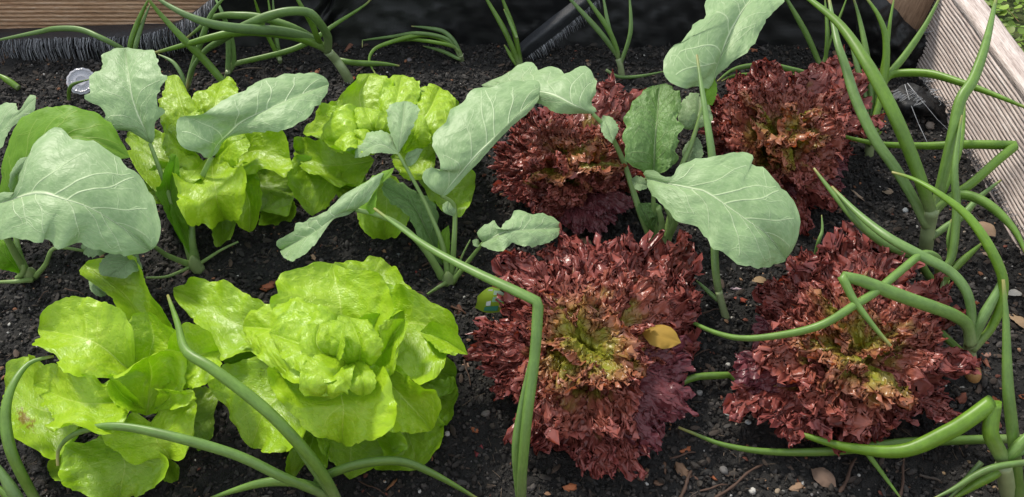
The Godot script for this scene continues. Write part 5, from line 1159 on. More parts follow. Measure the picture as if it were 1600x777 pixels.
const DATA_RED := [{"label":"large red frilly lettuce in front centre with a yellow leaf beside it","at":Vector3(0.0897, -0.0040, -0.4783),"tips":[[-.1317,.049,-.0283,0.7,0],[-.1213,.049,.0044,0.6,0],[-.1084,.034,.0386,0.6,0],[-.0768,.064,-.1442,0.8,0],[-.0365,.069,-.1446,0.6,0],[.069,.074,-.1494,0.8,0],[.1269,.059,-.1472,0.8,0],[.1413,.049,-.0933,0.7,0],[.1201,.049,.0026,0.8,3],[.124,.034,.066,1,3],[.0692,.034,.1084,0.8,3],[.0453,.034,.1255,0.55,0],[.0044,.029,.1408,0.75,0],[-.0276,.034,.124,0.6,0],[-.0564,.034,.1068,0.7,0],[-.0656,.044,.0712,0.6,0],[-.0536,.094,-.0751,0.9,1],[.0111,.104,-.0948,0.9,1],[.0724,.089,-.0839,0.9,1],[.0966,.074,-.0648,0.6,1],[.0725,.084,-.01,0.7,1],[-.0537,.074,.0948,0.9,1],[-.0119,.069,.1232,0.9,1],[.028,.074,.1065,0.8,1],[-.078,.079,-.0226,0.7,1],[.045,.089,.0626,0.8,1],[-.029,.119,-.0276,0.9,2],[.0127,.124,-.0333,0.9,2],[.0386,.114,.0009,0.9,2],[-.0425,.114,.0357,0.9,2],[-.0299,.109,.0819,0.9,2],[.0087,.114,.0768,0.9,2]]},
{"label":"dark red frilly lettuce at the front right, crossed by bent onion leaves","at":Vector3(0.4122, -0.0040, -0.4737),"tips":[[-.1338,.044,.0238,0.8,3],[-.1275,.034,.0615,0.8,0],[-.0985,.034,.0903,0.8,0],[-.0546,.029,.0999,0.8,3],[-.0051,.034,.1022,0.7,0],[.0396,.034,.0797,0.8,0],[.097,.034,.0631,0.7,0],[.1419,.044,.0131,0.5,0],[.1309,.059,-.0311,0.8,0],[.1204,.059,-.0905,0.7,0],[.0893,.069,-.1469,0.9,0],[.0388,.074,-.1562,0.8,0],[-.015,.069,-.1414,0.8,0],[-.0645,.059,-.1114,0.8,0],[-.0871,.059,-.0455,0.7,0],[-.0457,.094,-.0696,0.9,1],[.0204,.104,-.0891,0.9,1],[.08,.089,-.0585,0.9,1],[.0731,.084,.0212,0.9,1],[.0251,.079,.0689,0.9,1],[-.0438,.074,.0863,0.9,1],[-.0952,.079,.0689,0.9,1],[-.0877,.089,.0112,0.8,1],[-.0467,.119,-.0092,0.9,2],[-.0044,.124,-.0194,0.9,2],[.0179,.114,.0269,0.9,2],[-.0238,.109,.0734,0.9,2],[-.0678,.114,.0602,0.9,2]]},
{"label":"red frilly lettuce at the back centre, partly under a kohlrabi leaf","at":Vector3(0.0864, -0.0040, -0.7962),"tips":[[-.1083,.049,-.0473,0.7,0],[-.096,.039,.0237,0.7,0],[-.0442,.034,.0739,0.8,0],[.0114,.034,.0865,0.8,3],[.0438,.024,.1,0.7,3],[.0892,.034,.0546,0.8,3],[.0984,.049,-.0045,0.7,0],[.1018,.059,-.096,0.7,0],[.1063,.064,-.1454,0.8,0],[.05,.069,-.1638,0.8,0],[-.0606,.059,-.1194,0.8,0],[-.0378,.094,-.0552,0.9,1],[.0303,.099,-.0641,0.9,1],[.0719,.084,-.0232,0.8,1],[-.0632,.089,.0262,0.9,1],[-.036,.074,.0671,0.9,1],[.0331,.074,.0607,0.8,1],[-.0131,.119,.0128,0.9,2],[.0263,.122,.0348,0.9,2],[.0066,.114,.0728,0.9,2],[-.0258,.119,.0576,0.8,1]]},
{"label":"red frilly lettuce at the back right with olive patches on its broad top leaf","at":Vector3(0.4106, -0.0040, -0.8489),"tips":[[-.0981,.074,-.0804,0.8,0],[-.083,.044,-.0483,0.7,3],[-.0325,.084,-.132,0.8,0],[.0354,.089,-.1493,0.8,0],[.0966,.089,-.1493,0.8,0],[.1352,.079,-.1033,0.7,0],[.1012,.064,-.0148,0.7,0],[.0975,.039,.0449,0.7,3],[.0527,.029,.1195,0.7,0],[.016,.034,.0903,0.7,3],[-.0823,.109,-.037,1,1],[-.0185,.119,-.0711,1,1],[.05,.114,-.0728,1,1],[.0769,.094,-.0173,0.9,1],[.0392,.074,.074,0.9,1],[.0016,.064,.0931,0.8,1],[-.0608,.129,.0098,1,2],[-.0125,.134,-.0016,1,2],[-.0012,.119,.0573,0.9,2],[.0319,.119,.0123,0.9,2]]}]
const DATA_ONION := [{"label":"spring onion at the back left with thick arching leaves and a leaning pale stem","at":Vector3(-0.2978, -0.0060, -1.0948),"stem":[.0002,-.009,-.0043,-.0081,.026,.0008,-.0178,.041,-.0051,-.0265,.066,.0037],"sr":0.0085,"leaves":[[[-.0286,.061,-.0035,-.0359,.081,.0102,-.0705,.106,.0206,-.1107,.126,.0376,-.1527,.131,.0433,-.2044,.126,.0541,-.2513,.116,.0611,-.2979,.106,.0665],0.0075],
[[-.0265,.066,.0037,-.0495,.096,.0095,-.0869,.126,.0339,-.1314,.156,.0722,-.1537,.166,.0821,-.1796,.176,.0869,-.211,.186,.0812,-.248,.196,.063,-.27,.206,.0483],0.008],
[[-.0265,.066,.0037,-.018,.106,.015,-.0259,.146,.0292,-.0369,.161,.0323,-.0659,.166,.0384,-.0973,.161,.0435,-.1254,.151,.0463,-.1544,.136,.0435,-.1978,.106,.0337,-.2284,.086,.0324,-.2578,.056,.0419,-.2728,.026,.0563],0.0075],
[[-.0265,.066,.0037,-.0502,.096,.0057,-.07,.116,.0111,-.1013,.126,.0056,-.1364,.131,-.002,-.1699,.131,-.0059,-.1952,.126,-.0138,-.2218,.116,-.0198,-.2504,.096,-.0194,-.2788,.076,-.0202],0.0065],
[[-.0348,.066,-.0059,-.0356,.096,.0133,-.0407,.126,.0113,-.0503,.156,.011,-.0638,.186,-.001],0.005],
[[-.019,.036,-.014,.0041,.036,-.0063,.0207,.026,-.0164,.0628,.018,-.0256,.0906,.014,-.0253],0.0055]]},
{"label":"thin spring onion with a long leaf running along the soil to the back liner","at":Vector3(-0.5236, -0.0060, -1.1024),"stem":[-.0039,-.004,-.0015,.0129,.026,.016],"sr":0.0045,"leaves":[[[.0083,.016,.0138,.0192,.056,.0008,.0248,.091,-.0096,.0254,.126,-.014,.0101,.146,-.0373],0.0045],
[[.0092,.016,.0082,.0226,.036,.0013,.0285,.076,-.0087,.0241,.116,-.02,.0172,.136,-.0277],0.004],
[[.0109,.021,.0092,.0202,.031,.002,.0607,.036,-.0083,.1111,.041,-.0226,.1413,.046,-.0351,.173,.056,-.0524,.2008,.066,-.074,.2499,.086,-.0989,.2673,.096,-.1124],0.005]]},
{"label":"spring onion behind the back left butterhead with two crossing upright leaves","at":Vector3(-0.5870, -0.0060, -1.0649),"stem":[-.0024,-.004,.0004,.0135,.026,.0082],"sr":0.005,"leaves":[[[.0124,.021,.0144,.0237,.046,-.0036,.0468,.086,-.0162,.0785,.136,-.0317,.111,.166,-.0413],0.005],
[[.0082,.016,.0134,.0042,.036,.0032,-.0118,.051,-.0153,-.0409,.056,-.031],0.0035]]},
{"label":"onion with one straight blue-green leaf slanting up behind the back left butterhead","at":Vector3(-0.4875, -0.0060, -1.0359),"stem":[.0005,-.004,.0022,.0053,.026,.0186],"sr":0.005,"leaves":[[[.0062,.021,.0193,.0013,.036,.0173,-.0313,.086,.0008,-.0537,.126,-.0012,-.0817,.166,-.0131,-.094,.196,-.0163],0.0065]]},
{"label":"small spring onion standing against the back liner left of the middle","at":Vector3(-0.4367, -0.0060, -1.1493),"stem":[.0003,-.004,.0004,.006,.016,.0104],"sr":0.004,"leaves":[[[.0046,.011,.0094,-.0018,.026,.0008,-.0151,.076,-.0116,-.0196,.126,-.0197],0.004],
[[.0046,.011,.0094,.0009,.026,-.0093,-.0035,.066,-.0271,-.0071,.106,-.0531],0.0035],
[[.0046,.011,.0034,.0032,.046,-.0103,.0005,.076,-.0364,.0022,.106,-.0531],0.0035]]},
{"label":"spring onion at the top left edge, one leaf arching along the frayed liner","at":Vector3(-0.6973, -0.0060, -1.1295),"stem":[-.0008,-.004,.0024,.0078,.021,.0094],"sr":0.005,"leaves":[[[.0073,.016,.0103,.0072,.046,.0194,.002,.066,.0269,-.022,.086,.0274,-.0634,.091,.0097,-.1136,.086,.0001,-.1491,.076,-.0052,-.2192,.066,.0036,-.2385,.066,.0114],0.005],
[[.0073,.016,.0103,.0092,.051,.0091,.0274,.086,-.0159,.0582,.126,-.0354],0.0045],
[[.0085,.016,.0103,.0197,.051,.013,.0329,.081,-.0176,.0483,.106,-.0497],0.004]]},
{"label":"cut onion stub lying on the soil at the left edge","at":Vector3(-0.8961, -0.0060, -1.0742),"leaves":[[[.0128,.01,.0148,-.0025,.018,.0069,-.0284,.026,-.0066],0.006]]},
{"label":"short bent onion shoot beside the clear plastic disc","at":Vector3(-0.7894, -0.0060, -1.0359),"leaves":[[[.0017,.001,.003,.0136,.026,.0009,.0259,.036,-.0022,.0527,.041,-.0082],0.003]]},
{"label":"collapsed spring onion drooping over the soil in front of the back liner","at":Vector3(-0.0942, -0.0060, -1.1574),"stem":[-.0001,-.002,.0012,-.0013,.016,.0065],"sr":0.0045,"leaves":[[[-.0003,.011,.0074,-.0113,.036,-.0029,-.0311,.051,-.0152,-.0604,.051,-.0276,-.0942,.046,-.0416],0.004],
[[-.0017,.011,.0034,-.0068,.026,.0028,-.0386,.041,-.0097,-.0786,.046,-.0125,-.1412,.036,.0012,-.1626,.031,.016,-.1675,.021,.0353,-.1528,.011,.062],0.0042],
[[-.0027,.011,.0074,-.0241,.041,-.0057,-.078,.051,-.0111,-.1284,.036,-.0233,-.1818,.0229,-.032,-.1866,.0217,-.0327,-.1895,.021,-.0332,-.1894,.0195,-.0306,-.1892,.0182,-.0282,-.1889,.014,-.0207],0.0035],
[[-.0029,.008,.0072,-.0062,.01,.01,-.0363,.018,-.0027,-.0739,.016,-.0219],0.0035],
[[-.0057,.026,.0007,-.0352,.041,.0065,-.0963,.036,-.0131,-.1427,.026,-.0114],0.0035]]},
{"label":"spring onion beside the folded liner strip, leaves leaning up to the left","at":Vector3(0.0155, -0.0060, -1.1335),"stem":[.0012,-.004,.0063,-.0002,.016,.0103],"sr":0.0045,"leaves":[[[-.0014,.011,.0112,-.0259,.066,-.0104,-.0612,.116,-.0439,-.0719,.136,-.0438],0.0048],
[[.001,.011,.0073,-.0109,.066,-.0144,-.0326,.116,-.0439,-.038,.136,-.0375],0.0045],
[[-.0063,.066,.0035,-.019,.086,-.016,-.0303,.106,-.0271],0.003],
[[-.0025,.009,.0124,-.0155,.021,-.0023,-.0297,.036,-.0207],0.0038]]},
{"label":"onion with four spread leaves before the liner, right of the folded strip","at":Vector3(0.2016, -0.0060, -1.1063),"stem":[.0014,-.004,.0023,-.0028,.018,-.0044,-.0083,.031,-.0115],"sr":0.0055,"leaves":[[[-.0067,.028,-.0119,-.0107,.036,-.0162,-.0439,.076,-.0265,-.0983,.126,-.0504,-.1123,.141,-.0562],0.0048],
[[-.008,.03,-.0129,-.0117,.046,-.0175,-.0303,.081,-.0308,-.068,.126,-.0504,-.0788,.141,-.0562],0.0045],
[[-.0079,.031,-.0154,-.0113,.046,-.0214,-.0269,.076,-.0385,-.0384,.116,-.0711,-.0419,.126,-.0817],0.0038],
[[-.0034,.024,-.0058,-.0015,.031,-.0096,.0073,.056,-.0226,.0116,.081,-.0388,.0084,.116,-.0711,.0064,.126,-.0753],0.004],
[[-.0303,.018,.0033,-.0076,.012,.0161,.0316,.014,.0169,.0775,.018,.0071],0.003]]},
{"label":"spring onion at the back between the top kohlrabi leaf and the right corner","at":Vector3(0.5771, -0.0060, -1.1217),"stem":[.0013,-.004,.0043,-.0081,.016,.0063],"sr":0.005,"leaves":[[[-.0069,.011,.0034,-.0122,.018,-.0026,-.0455,.066,-.0221,-.0947,.126,-.0432,-.107,.141,-.047],0.005],
[[-.0033,.011,.0034,-.001,.021,-.0042,-.0057,.066,-.0281,-.0102,.106,-.0765],0.0042],
[[-.0104,.016,.0102,-.0405,.02,.031,-.0654,.024,.0288,-.1186,.036,.0301,-.1817,.046,.0532,-.2312,.066,.1161],0.005],
[[-.01,.014,.0113,-.0635,.018,.0377,-.1192,.026,.0447,-.1843,.041,.0667,-.2213,.061,.1095],0.0045],
[[-.0048,.016,-.0014,.0031,.056,-.0231,.0176,.091,-.0506,.028,.116,-.0725],0.003]]},
{"label":"clump of spring onion with many upright leaves near the back right corner","at":Vector3(0.5926, -0.0060, -0.8990),"stem":[-.0021,-.004,.0081,-.0079,.026,.0008,-.0127,.056,-.0069],"sr":0.007,"leaves":[[[-.0122,.046,-.0029,-.0132,.066,-.0075,-.001,.106,-.0488,-.0046,.156,-.0851,-.0194,.186,-.1093,-.0403,.206,-.1365],0.0062],
[[-.0132,.046,-.0029,-.0247,.086,-.0469,-.043,.126,-.0819,-.0561,.156,-.1148],0.005],
[[-.0124,.051,-.0049,-.0149,.086,-.042,-.0284,.136,-.0848,-.0357,.166,-.1299,-.0507,.196,-.1532],0.0055],
[[-.0104,.051,-.008,.0021,.096,-.062,.015,.136,-.1144,.017,.161,-.1377,.025,.186,-.1699],0.0045],
[[-.0081,.056,-.0147,-.0047,.086,-.042,.0053,.106,-.0587,.0309,.136,-.0797,.0552,.171,-.1043,.0778,.206,-.1365],0.0062],
[[-.0091,.056,-.0116,-.0026,.086,-.042,.0053,.106,-.0587,.0192,.116,-.0602,.0515,.136,-.0332,.0772,.151,.0089,.103,.161,.049,.1319,.171,.0972],0.0068],
[[-.0155,.041,.0069,-.0204,.046,-.0266,-.0373,.051,-.053,-.0496,.051,-.0729],0.005],
[[-.0133,.036,.0058,.0025,.051,-.0127,.0079,.066,-.0313],0.004],
[[-.0129,.026,.01,.0011,.036,-.0035,.0115,.036,-.0129],0.004]]},
{"label":"large spring onion with thick pale stem and tall leaves beside the right board","at":Vector3(0.6104, -0.0060, -0.6888),"stem":[.0039,-.009,-.0026,-.0152,.036,.0037,-.0187,.056,-.0029,-.0277,.086,-.0022],"sr":0.0095,"leaves":[[[-.0235,.076,-.0042,-.0525,.121,-.0098,-.0677,.146,-.0261,-.1013,.196,-.0627,-.1256,.226,-.1289,-.1473,.241,-.212,-.1789,.246,-.2764,-.1878,.246,-.3043],0.0085],
[[-.0237,.056,.0031,-.0504,.091,-.0245,-.0743,.116,-.0576,-.0977,.136,-.0926,-.1162,.161,-.1509,-.1228,.181,-.2056,-.128,.196,-.2479,-.1192,.211,-.3383],0.0072],
[[-.0229,.081,-.0044,-.0204,.096,-.0147,-.0209,.126,-.0282,-.0188,.171,-.0556,-.0105,.206,-.0901,.0099,.221,-.1159,.0399,.241,-.1704,.0844,.256,-.2598],0.0078],
[[-.022,.081,-.0044,-.0077,.106,-.0297,.0079,.136,-.0622,.0187,.151,-.0917,.0263,.171,-.1256],0.0055],
[[-.0199,.076,-.0066,-.0039,.091,-.017,.0191,.116,-.0222,.0583,.136,-.0493,.0796,.1437,-.0638,.0836,.1451,-.0665,.086,.146,-.0681,.0834,.145,-.0693,.0792,.1432,-.0714,.0369,.126,-.0917,-.012,.106,-.1112,-.0711,.096,-.128,-.1288,.086,-.1653],0.007],
[[-.0119,.036,.0074,.0105,.046,-.0058,.0315,.056,-.0152,.06,.071,-.04,.0921,.086,-.06],0.0058],
[[-.0226,.076,-.0018,-.0165,.091,-.0072,-.0055,.101,-.0111,.0099,.111,-.0063,.029,.116,.0188,.0466,.111,.0566,.0524,.101,.0907],0.0075]]},
{"label":"spring onion whose leaf arcs left across the front right red lettuce","at":Vector3(0.5960, -0.0060, -0.6004),"stem":[.0004,-.004,.0037,-.0107,.021,.0012,-.0147,.036,-.0039],"sr":0.0065,"leaves":[[[-.0125,.021,.0012,-.0183,.031,-.0023,-.0368,.051,-.0066,-.0602,.076,-.0118,-.1037,.096,-.0171,-.14,.111,-.0453,-.1642,.121,-.091,-.1792,.126,-.1317],0.0055],
[[-.013,.031,-.0023,-.017,.051,-.0088,-.0062,.071,-.0203,-.0042,.116,-.0638,-.012,.156,-.0979,-.0004,.186,-.146,.0031,.196,-.1602],0.0058],
[[-.012,.036,-.0039,-.0019,.061,-.0285,-.007,.081,-.0434,-.0018,.096,-.0636],0.0035],
[[-.0089,.026,-.0027,-.004,.031,-.0078,.0072,.046,-.0182,.0477,.066,-.0471],0.006],
[[-.0122,.031,-.0023,-.0448,.086,.0187,-.0668,.121,.0249,-.0931,.136,.0311,-.1354,.146,.0649,-.1757,.146,.0961,-.203,.141,.1116,-.242,.131,.1313,-.2811,.106,.1288,-.3234,.076,.1129,-.3579,.046,.0739,-.3771,.026,.0316,-.383,.016,-.0081],0.0058],
[[-.0068,.014,.0036,.0028,.021,-.0065,.0086,.026,-.0138],0.0035]]},
{"label":"onion with an exposed orange-brown bulb, its thick leaf folded sharply over the red lettuce","at":Vector3(0.5950, -0.0060, -0.4811),"stem":[-.0061,.014,-.0097,-.0169,.036,-.0113,-.0261,.061,-.0142],"sr":0.0075,"bulb":[-.001,-.002,.0129,-.0039,.005,.0057,-.009,.018,-.0072],"leaves":[[[-.027,.056,-.0081,-.037,.081,-.0189,-.0611,.101,-.0211,-.098,.121,-.0201,-.1479,.141,-.0241,-.1884,.156,-.0314,-.2069,.1595,-.0346,-.2118,.1604,-.0354,-.2147,.161,-.0359,-.2135,.1596,-.0336,-.2115,.1572,-.0297,-.2019,.146,-.0113,-.1822,.131,.0138,-.1653,.121,.0341],0.0078],
[[-.028,.061,-.0096,-.0319,.086,-.0258,-.0447,.116,-.0454,-.0645,.131,-.0661,-.1007,.141,-.085,-.1282,.141,-.1129,-.1469,.131,-.1622,-.1605,.121,-.2199],0.0062],
[[-.0238,.056,-.01,-.0235,.071,-.0171,-.0213,.091,-.0252,-.0063,.116,-.0483,.0003,.131,-.0651],0.0068],
[[-.0202,.046,-.0069,-.0118,.061,-.0142,-.0041,.076,-.0222,.0005,.101,-.0372,-.0048,.131,-.0553,-.0258,.161,-.0814,-.0449,.176,-.1163,-.0684,.181,-.1481,-.087,.176,-.1789,-.1065,.171,-.1968],0.0062],
[[-.0158,.026,-.0062,-.0208,.031,-.0097,-.0414,.041,-.0291,-.0649,.056,-.0543],0.0045]]},
{"label":"onion in the bottom right corner with a broken leaf folded over the soil","at":Vector3(0.5724, -0.0060, -0.3238),"stem":[.0028,-.006,.0074,-.0109,.018,.0019,-.0338,.061,-.0082],"sr":0.0085,"leaves":[[[-.0308,.061,-.0119,-.0464,.081,-.0206,-.056,.096,-.0305,-.0555,.1152,-.0485,-.0554,.1188,-.0519,-.0553,.121,-.0539,-.0576,.1196,-.0527,-.0615,.1172,-.0505,-.0796,.106,-.0405,-.1,.091,-.0322,-.1418,.066,-.0223,-.1898,.051,-.0329,-.2309,.041,-.0517,-.2464,.036,-.0637],0.0085],
[[-.0301,.061,-.0119,-.0256,.076,-.0177,-.0108,.096,-.0328],0.007],
[[-.0308,.061,-.0104,-.0194,.071,-.0178,-.0102,.081,-.0162],0.006],
[[-.0285,.051,-.0103,-.0404,.051,-.0022,-.0598,.041,.0053,-.0817,.026,.016],0.006],
[[-.0125,.076,-.0053,-.047,.071,-.0024,-.0661,.061,.002,-.0889,.046,.0123,-.1103,.036,.0198],0.0042],
[[-.0565,.061,-.0112,-.0708,.051,.0014,-.0935,.036,.0198],0.004]]},
{"label":"single tall onion leaf rising straight up along the right edge of the photo","at":Vector3(0.5798, -0.0060, -0.3090),"leaves":[[[.0025,-.004,.0007,-.0078,.016,-.0049,-.0236,.061,-.0327,-.0302,.086,-.0555,-.0422,.126,-.0869,-.0446,.171,-.1397,-.0448,.196,-.1756],0.0062]]},
{"label":"long pale onion leaf lying flat on soil, reaching the front red lettuce","at":Vector3(0.6193, -0.0060, -0.3884),"leaves":[[[0,.026,.0106,-.018,.026,.009,-.0657,.026,.0098,-.1345,.024,.0113,-.168,.022,.0128,-.245,.02,.0214,-.3193,.018,.0213,-.3701,.018,.0125,-.4019,.018,-.0013,-.4197,.018,-.0096],0.0062]]},
{"label":"bent onion leaf lying on the soil between the two front red lettuces","at":Vector3(0.2809, -0.0060, -0.4764),"leaves":[[[-.0767,.016,.022,-.0702,.018,.0186,-.0471,.021,.0112,-.0148,.0218,.0095,-.0098,.0219,.0092,-.0068,.022,.009,-.0045,.0211,.0107,-.0025,.0204,.0121,.0039,.018,.0168,.0238,.016,.038],0.005]]},
{"label":"flat onion leaf end sticking out below the front right red lettuce","at":Vector3(0.4421, -0.0060, -0.4035),"leaves":[[[.0021,.036,-.0088,-.0091,.018,.0071,-.0307,.012,.0223],0.006]]},
{"label":"thin onion leaf slanting down from the front right red lettuce to the bottom edge","at":Vector3(0.4270, -0.0060, -0.3681),"leaves":[[[-.03,.021,-.0478,-.0211,.016,-.0251,-.0067,.013,.0058,.0138,.012,.0563],0.0032]]},
{"label":"onion with a leaf kinked at the top beside the front red lettuce","at":Vector3(0.0109, -0.0060, -0.3031),"stem":[0,-.004,.0022,-.0001,.016,-.0049],"sr":0.007,"leaves":[[[-.0001,.011,-.0032,.0002,.066,-.0173,.0052,.126,-.0548,.0131,.176,-.102,.0158,.2056,-.1347,.0161,.209,-.1384,.0163,.211,-.1406,.0137,.211,-.1422,.0095,.211,-.1448,-.0109,.211,-.1572,-.0524,.206,-.1851,-.1018,.196,-.225,-.1475,.181,-.2743,-.1812,.166,-.3153],0.0058],
[[-.0001,.011,-.0032,-.0031,.036,-.0116,-.006,.081,-.0369,-.002,.111,-.0617,.0108,.166,-.1106],0.0052]]},
{"label":"onion at the bottom edge whose leaves fan out over the front butterhead lettuces","at":Vector3(-0.1960, -0.0060, -0.3031),"stem":[.0003,-.004,.0022,-.0008,.021,-.0023],"sr":0.008,"leaves":[[[.0039,.021,.0006,-.0079,.081,-.0145,-.0403,.136,-.0389,-.0728,.156,-.061,-.114,.171,-.0859,-.1463,.171,-.1067,-.1736,.156,-.1516,-.2073,.136,-.2039],0.0062],
[[.0018,.018,-.0005,-.0082,.036,-.0044,-.0489,.076,-.0096,-.0923,.101,-.0221,-.1486,.121,-.0319,-.2029,.126,-.0417,-.2392,.121,-.0441,-.2718,.106,-.0413,-.2885,.091,-.033,-.2886,.081,-.0195],0.0056],
[[-.008,.016,-.0013,-.0199,.041,-.0169,.0076,.061,-.0231,.0433,.071,-.0282,.0772,.066,-.0304,.1115,.051,-.0222,.1603,.021,-.0052],0.0056],
[[.0018,.016,.0023,-.0151,.041,-.0096,-.0489,.051,-.0142,-.085,.046,-.0134,-.1418,.026,-.0047],0.0052],
[[.0074,.016,.0059,-.0061,.051,-.0092,-.0304,.086,-.0317,-.04,.096,-.0402],0.005]]},
{"label":"onion in the bottom left corner with one leaf curling round the stained lettuce","at":Vector3(-0.5373, -0.0060, -0.3068),"stem":[.0004,-.004,.0022,.0055,.018,-.0012],"sr":0.006,"leaves":[[[.0075,.016,.0023,.003,.056,-.0143,-.0038,.086,-.0339,-.0103,.106,-.0614,-.0111,.116,-.0908,-.0049,.116,-.1207,.0157,.111,-.133],0.0056],
[[-.0038,.016,.0095,-.0079,.036,.0006,-.0273,.066,-.0267],0.0062],
[[-.0038,.016,.0095,-.021,.026,-.0011,-.0398,.036,-.0153],0.005]]},
{"label":"slim onion shoot passing up behind the big kohlrabi leaf between the red lettuces","at":Vector3(0.2927, -0.0060, -0.5701),"stem":[.0017,-.004,.0004,-.0065,.016,-.0079,-.0142,.036,-.0179],"sr":0.005,"leaves":[[[-.0125,.031,-.0163,-.0198,.056,-.0297,-.0236,.081,-.0478,-.0252,.126,-.0928,-.0305,.171,-.1354,-.037,.206,-.1981,-.0394,.231,-.2753],0.0055],
[[-.0086,.018,-.0129,-.0165,.024,-.015,-.0414,.036,-.0364],0.003]]},
{"label":"short thin onion shoot just behind the front right red lettuce","at":Vector3(0.4462, -0.0060, -0.6814),"leaves":[[[-.0037,.001,.0057,-.0039,.026,-.0025,.002,.036,-.0158,.0035,.046,-.0367],0.0028]]}]
const DATA_LINER_BACK := [[-.7327,-.056,-1.1773,-.6278,-.0581,-1.1802,-.4984,-.0516,-1.1713,-.3986,-.0511,-1.1708,-.3675,-.0453,-1.163,-.3618,-.0647,-1.189,-.3413,-.0513,-1.171,-.2497,-.0531,-1.1734,-.1256,-.0587,-1.1809,0,-.0543,-1.1751,.1244,-.0498,-1.169,.2503,-.0554,-1.1765,.3768,-.0584,-1.1806,.4988,-.0521,-1.1721,.6224,-.0507,-1.1702,.7338,-.0574,-1.1792],[-.679,-.0173,-1.1917,-.6218,-.0234,-1.2004,-.496,-.021,-1.197,-.3942,-.0155,-1.1891,-.364,-.0112,-1.183,-.3582,-.0294,-1.209,-.3381,-.0168,-1.191,-.2464,-.0156,-1.1893,-.1241,-.0214,-1.1976,0,-.0232,-1.2,.1234,-.0169,-1.1911,.2468,-.0168,-1.1909,.3729,-.0231,-1.1999,.4964,-.0216,-1.1978,.6161,-.0157,-1.1894,.7234,-.0187,-1.1937],[-.6024,.0378,-1.2044,-.6044,.0351,-1.2086,-.4865,.0303,-1.216,-.3873,.0342,-1.2099,-.3559,.042,-1.198,-.3502,.0251,-1.224,-.3305,.0368,-1.206,-.2415,.0362,-1.2069,-.1206,.0372,-1.2053,0,.0314,-1.2143,.1214,.0318,-1.2136,.241,.0376,-1.2048,.3624,.0357,-1.2077,.4864,.0304,-1.2158,.6056,.0337,-1.2108,.7045,.0381,-1.204],[-.5549,.0769,-1.2171,-.4755,.0749,-1.2204,-.3813,.0732,-1.2232,-.3489,.0837,-1.206,-.3432,.0678,-1.232,-.324,.0788,-1.214,-.2379,.0745,-1.221,-.1181,.0797,-1.2124,0,.0773,-1.2165,.1192,.0727,-1.224,.2373,.0763,-1.218,.3542,.08,-1.2121,.4752,.0754,-1.2195,.596,.0729,-1.2236,.6924,.0781,-1.215],[-.5224,.1139,-1.2265,-.4635,.1184,-1.2187,-.3734,.1134,-1.2274,-.3417,.1234,-1.21,-.3361,.1084,-1.236,-.3173,.1188,-1.218,-.2335,.113,-1.228,-.1161,.1171,-1.2208,0,.1197,-1.2163,.1164,.115,-1.2246,.2333,.1136,-1.227,.3474,.1187,-1.2181,.4632,.1188,-1.218,.5832,.1136,-1.2269,.6812,.1149,-1.2247]]
const DATA_FLAP := [[-1.0916,.009,-1.2335,-.9908,.0118,-1.2335,-.865,.0161,-1.2335,-.7392,.0217,-1.2335,-.6618,.0245,-1.2335,-.6306,.0329,-1.2335],[-1.0732,.0188,-1.208,-.9749,.0202,-1.208,-.8517,.023,-1.208,-.7278,.0286,-1.208,-.6455,.0382,-1.208,-.595,.0626,-1.208],[-1.0563,.0221,-1.178,-.9596,.0235,-1.178,-.8376,.0277,-1.178,-.7288,.0304,-1.178,-.6521,.0441,-1.178,-.582,.0762,-1.178,-.5293,.1147,-1.178]]
const DATA_FLAP_EDGE := [-1.0563,.0221,-1.178,-.9596,.0235,-1.178,-.8376,.0277,-1.178,-.7288,.0304,-1.178,-.6521,.0441,-1.178,-.582,.0762,-1.178,-.5293,.1147,-1.178]
const DATA_STRIP := [[0,-.0132,-1.188,.017,.0125,-1.188,.0592,.0539,-1.188,.1064,.0959,-1.188,.1311,.12,-1.188],[.0097,-.0057,-1.165,.0263,.0198,-1.165,.0701,.0581,-1.165,.1141,.0998,-1.165,.1394,.1249,-1.165],[.0147,-.0282,-1.168,.0267,-.0078,-1.168,.0736,.0344,-1.168,.1191,.0799,-1.168,.1528,.1157,-1.168]]
const DATA_STRIP_EDGE := [.0147,-.0282,-1.168,.0267,-.0078,-1.168,.0736,.0344,-1.168,.1191,.0799,-1.168,.1528,.1157,-1.168]
const DATA_CORNER := [[.6053,.1488,-1.17,.6381,.1351,-1.152,.6739,.1078,-1.15,.7273,.0652,-1.148,.7578,.0546,-1.146],[.6194,.0863,-1.16,.6416,.0855,-1.135,.6785,.0626,-1.13,.7221,.0419,-1.125,.7555,.0438,-1.13],[.6407,-.01,-1.1549,.6751,-.01,-1.1489,.7,-.005,-1.1282,.7294,-.005,-1.1204,.7648,-.005,-1.136]]
const DATA_CORNER2 := [[.6689,-.01,-1.0283,.6727,.02,-1.035,.6982,.03,-1.0399,.7213,.03,-1.0115,.744,.02,-.9929],[.6658,-.01,-1.0055,.6668,.025,-.985,.692,.03,-.9822,.7201,.025,-.9731,.7514,0,-.9798],[.6685,-.015,-.9874,.6853,0,-.9831,.7061,.01,-.9762,.7293,.005,-.9738,.7509,-.012,-.967]]
const DATA_CORNER_EDGE := [.7261,.0665,-1.146,.7524,.0572,-1.144,.7667,.03,-1.1442,.7554,0,-1.1292,.7213,.03,-1.0115,.744,.02,-.9929,.75,0,-.973]
const DATA_SIDE_EDGE := [.746,-.0023,-.9657,.746,.0047,-.9185,.746,.0072,-.8664,.746,.0089,-.8093,.746,.0063,-.7374,.746,.0018,-.6787,.746,.0004,-.6269]
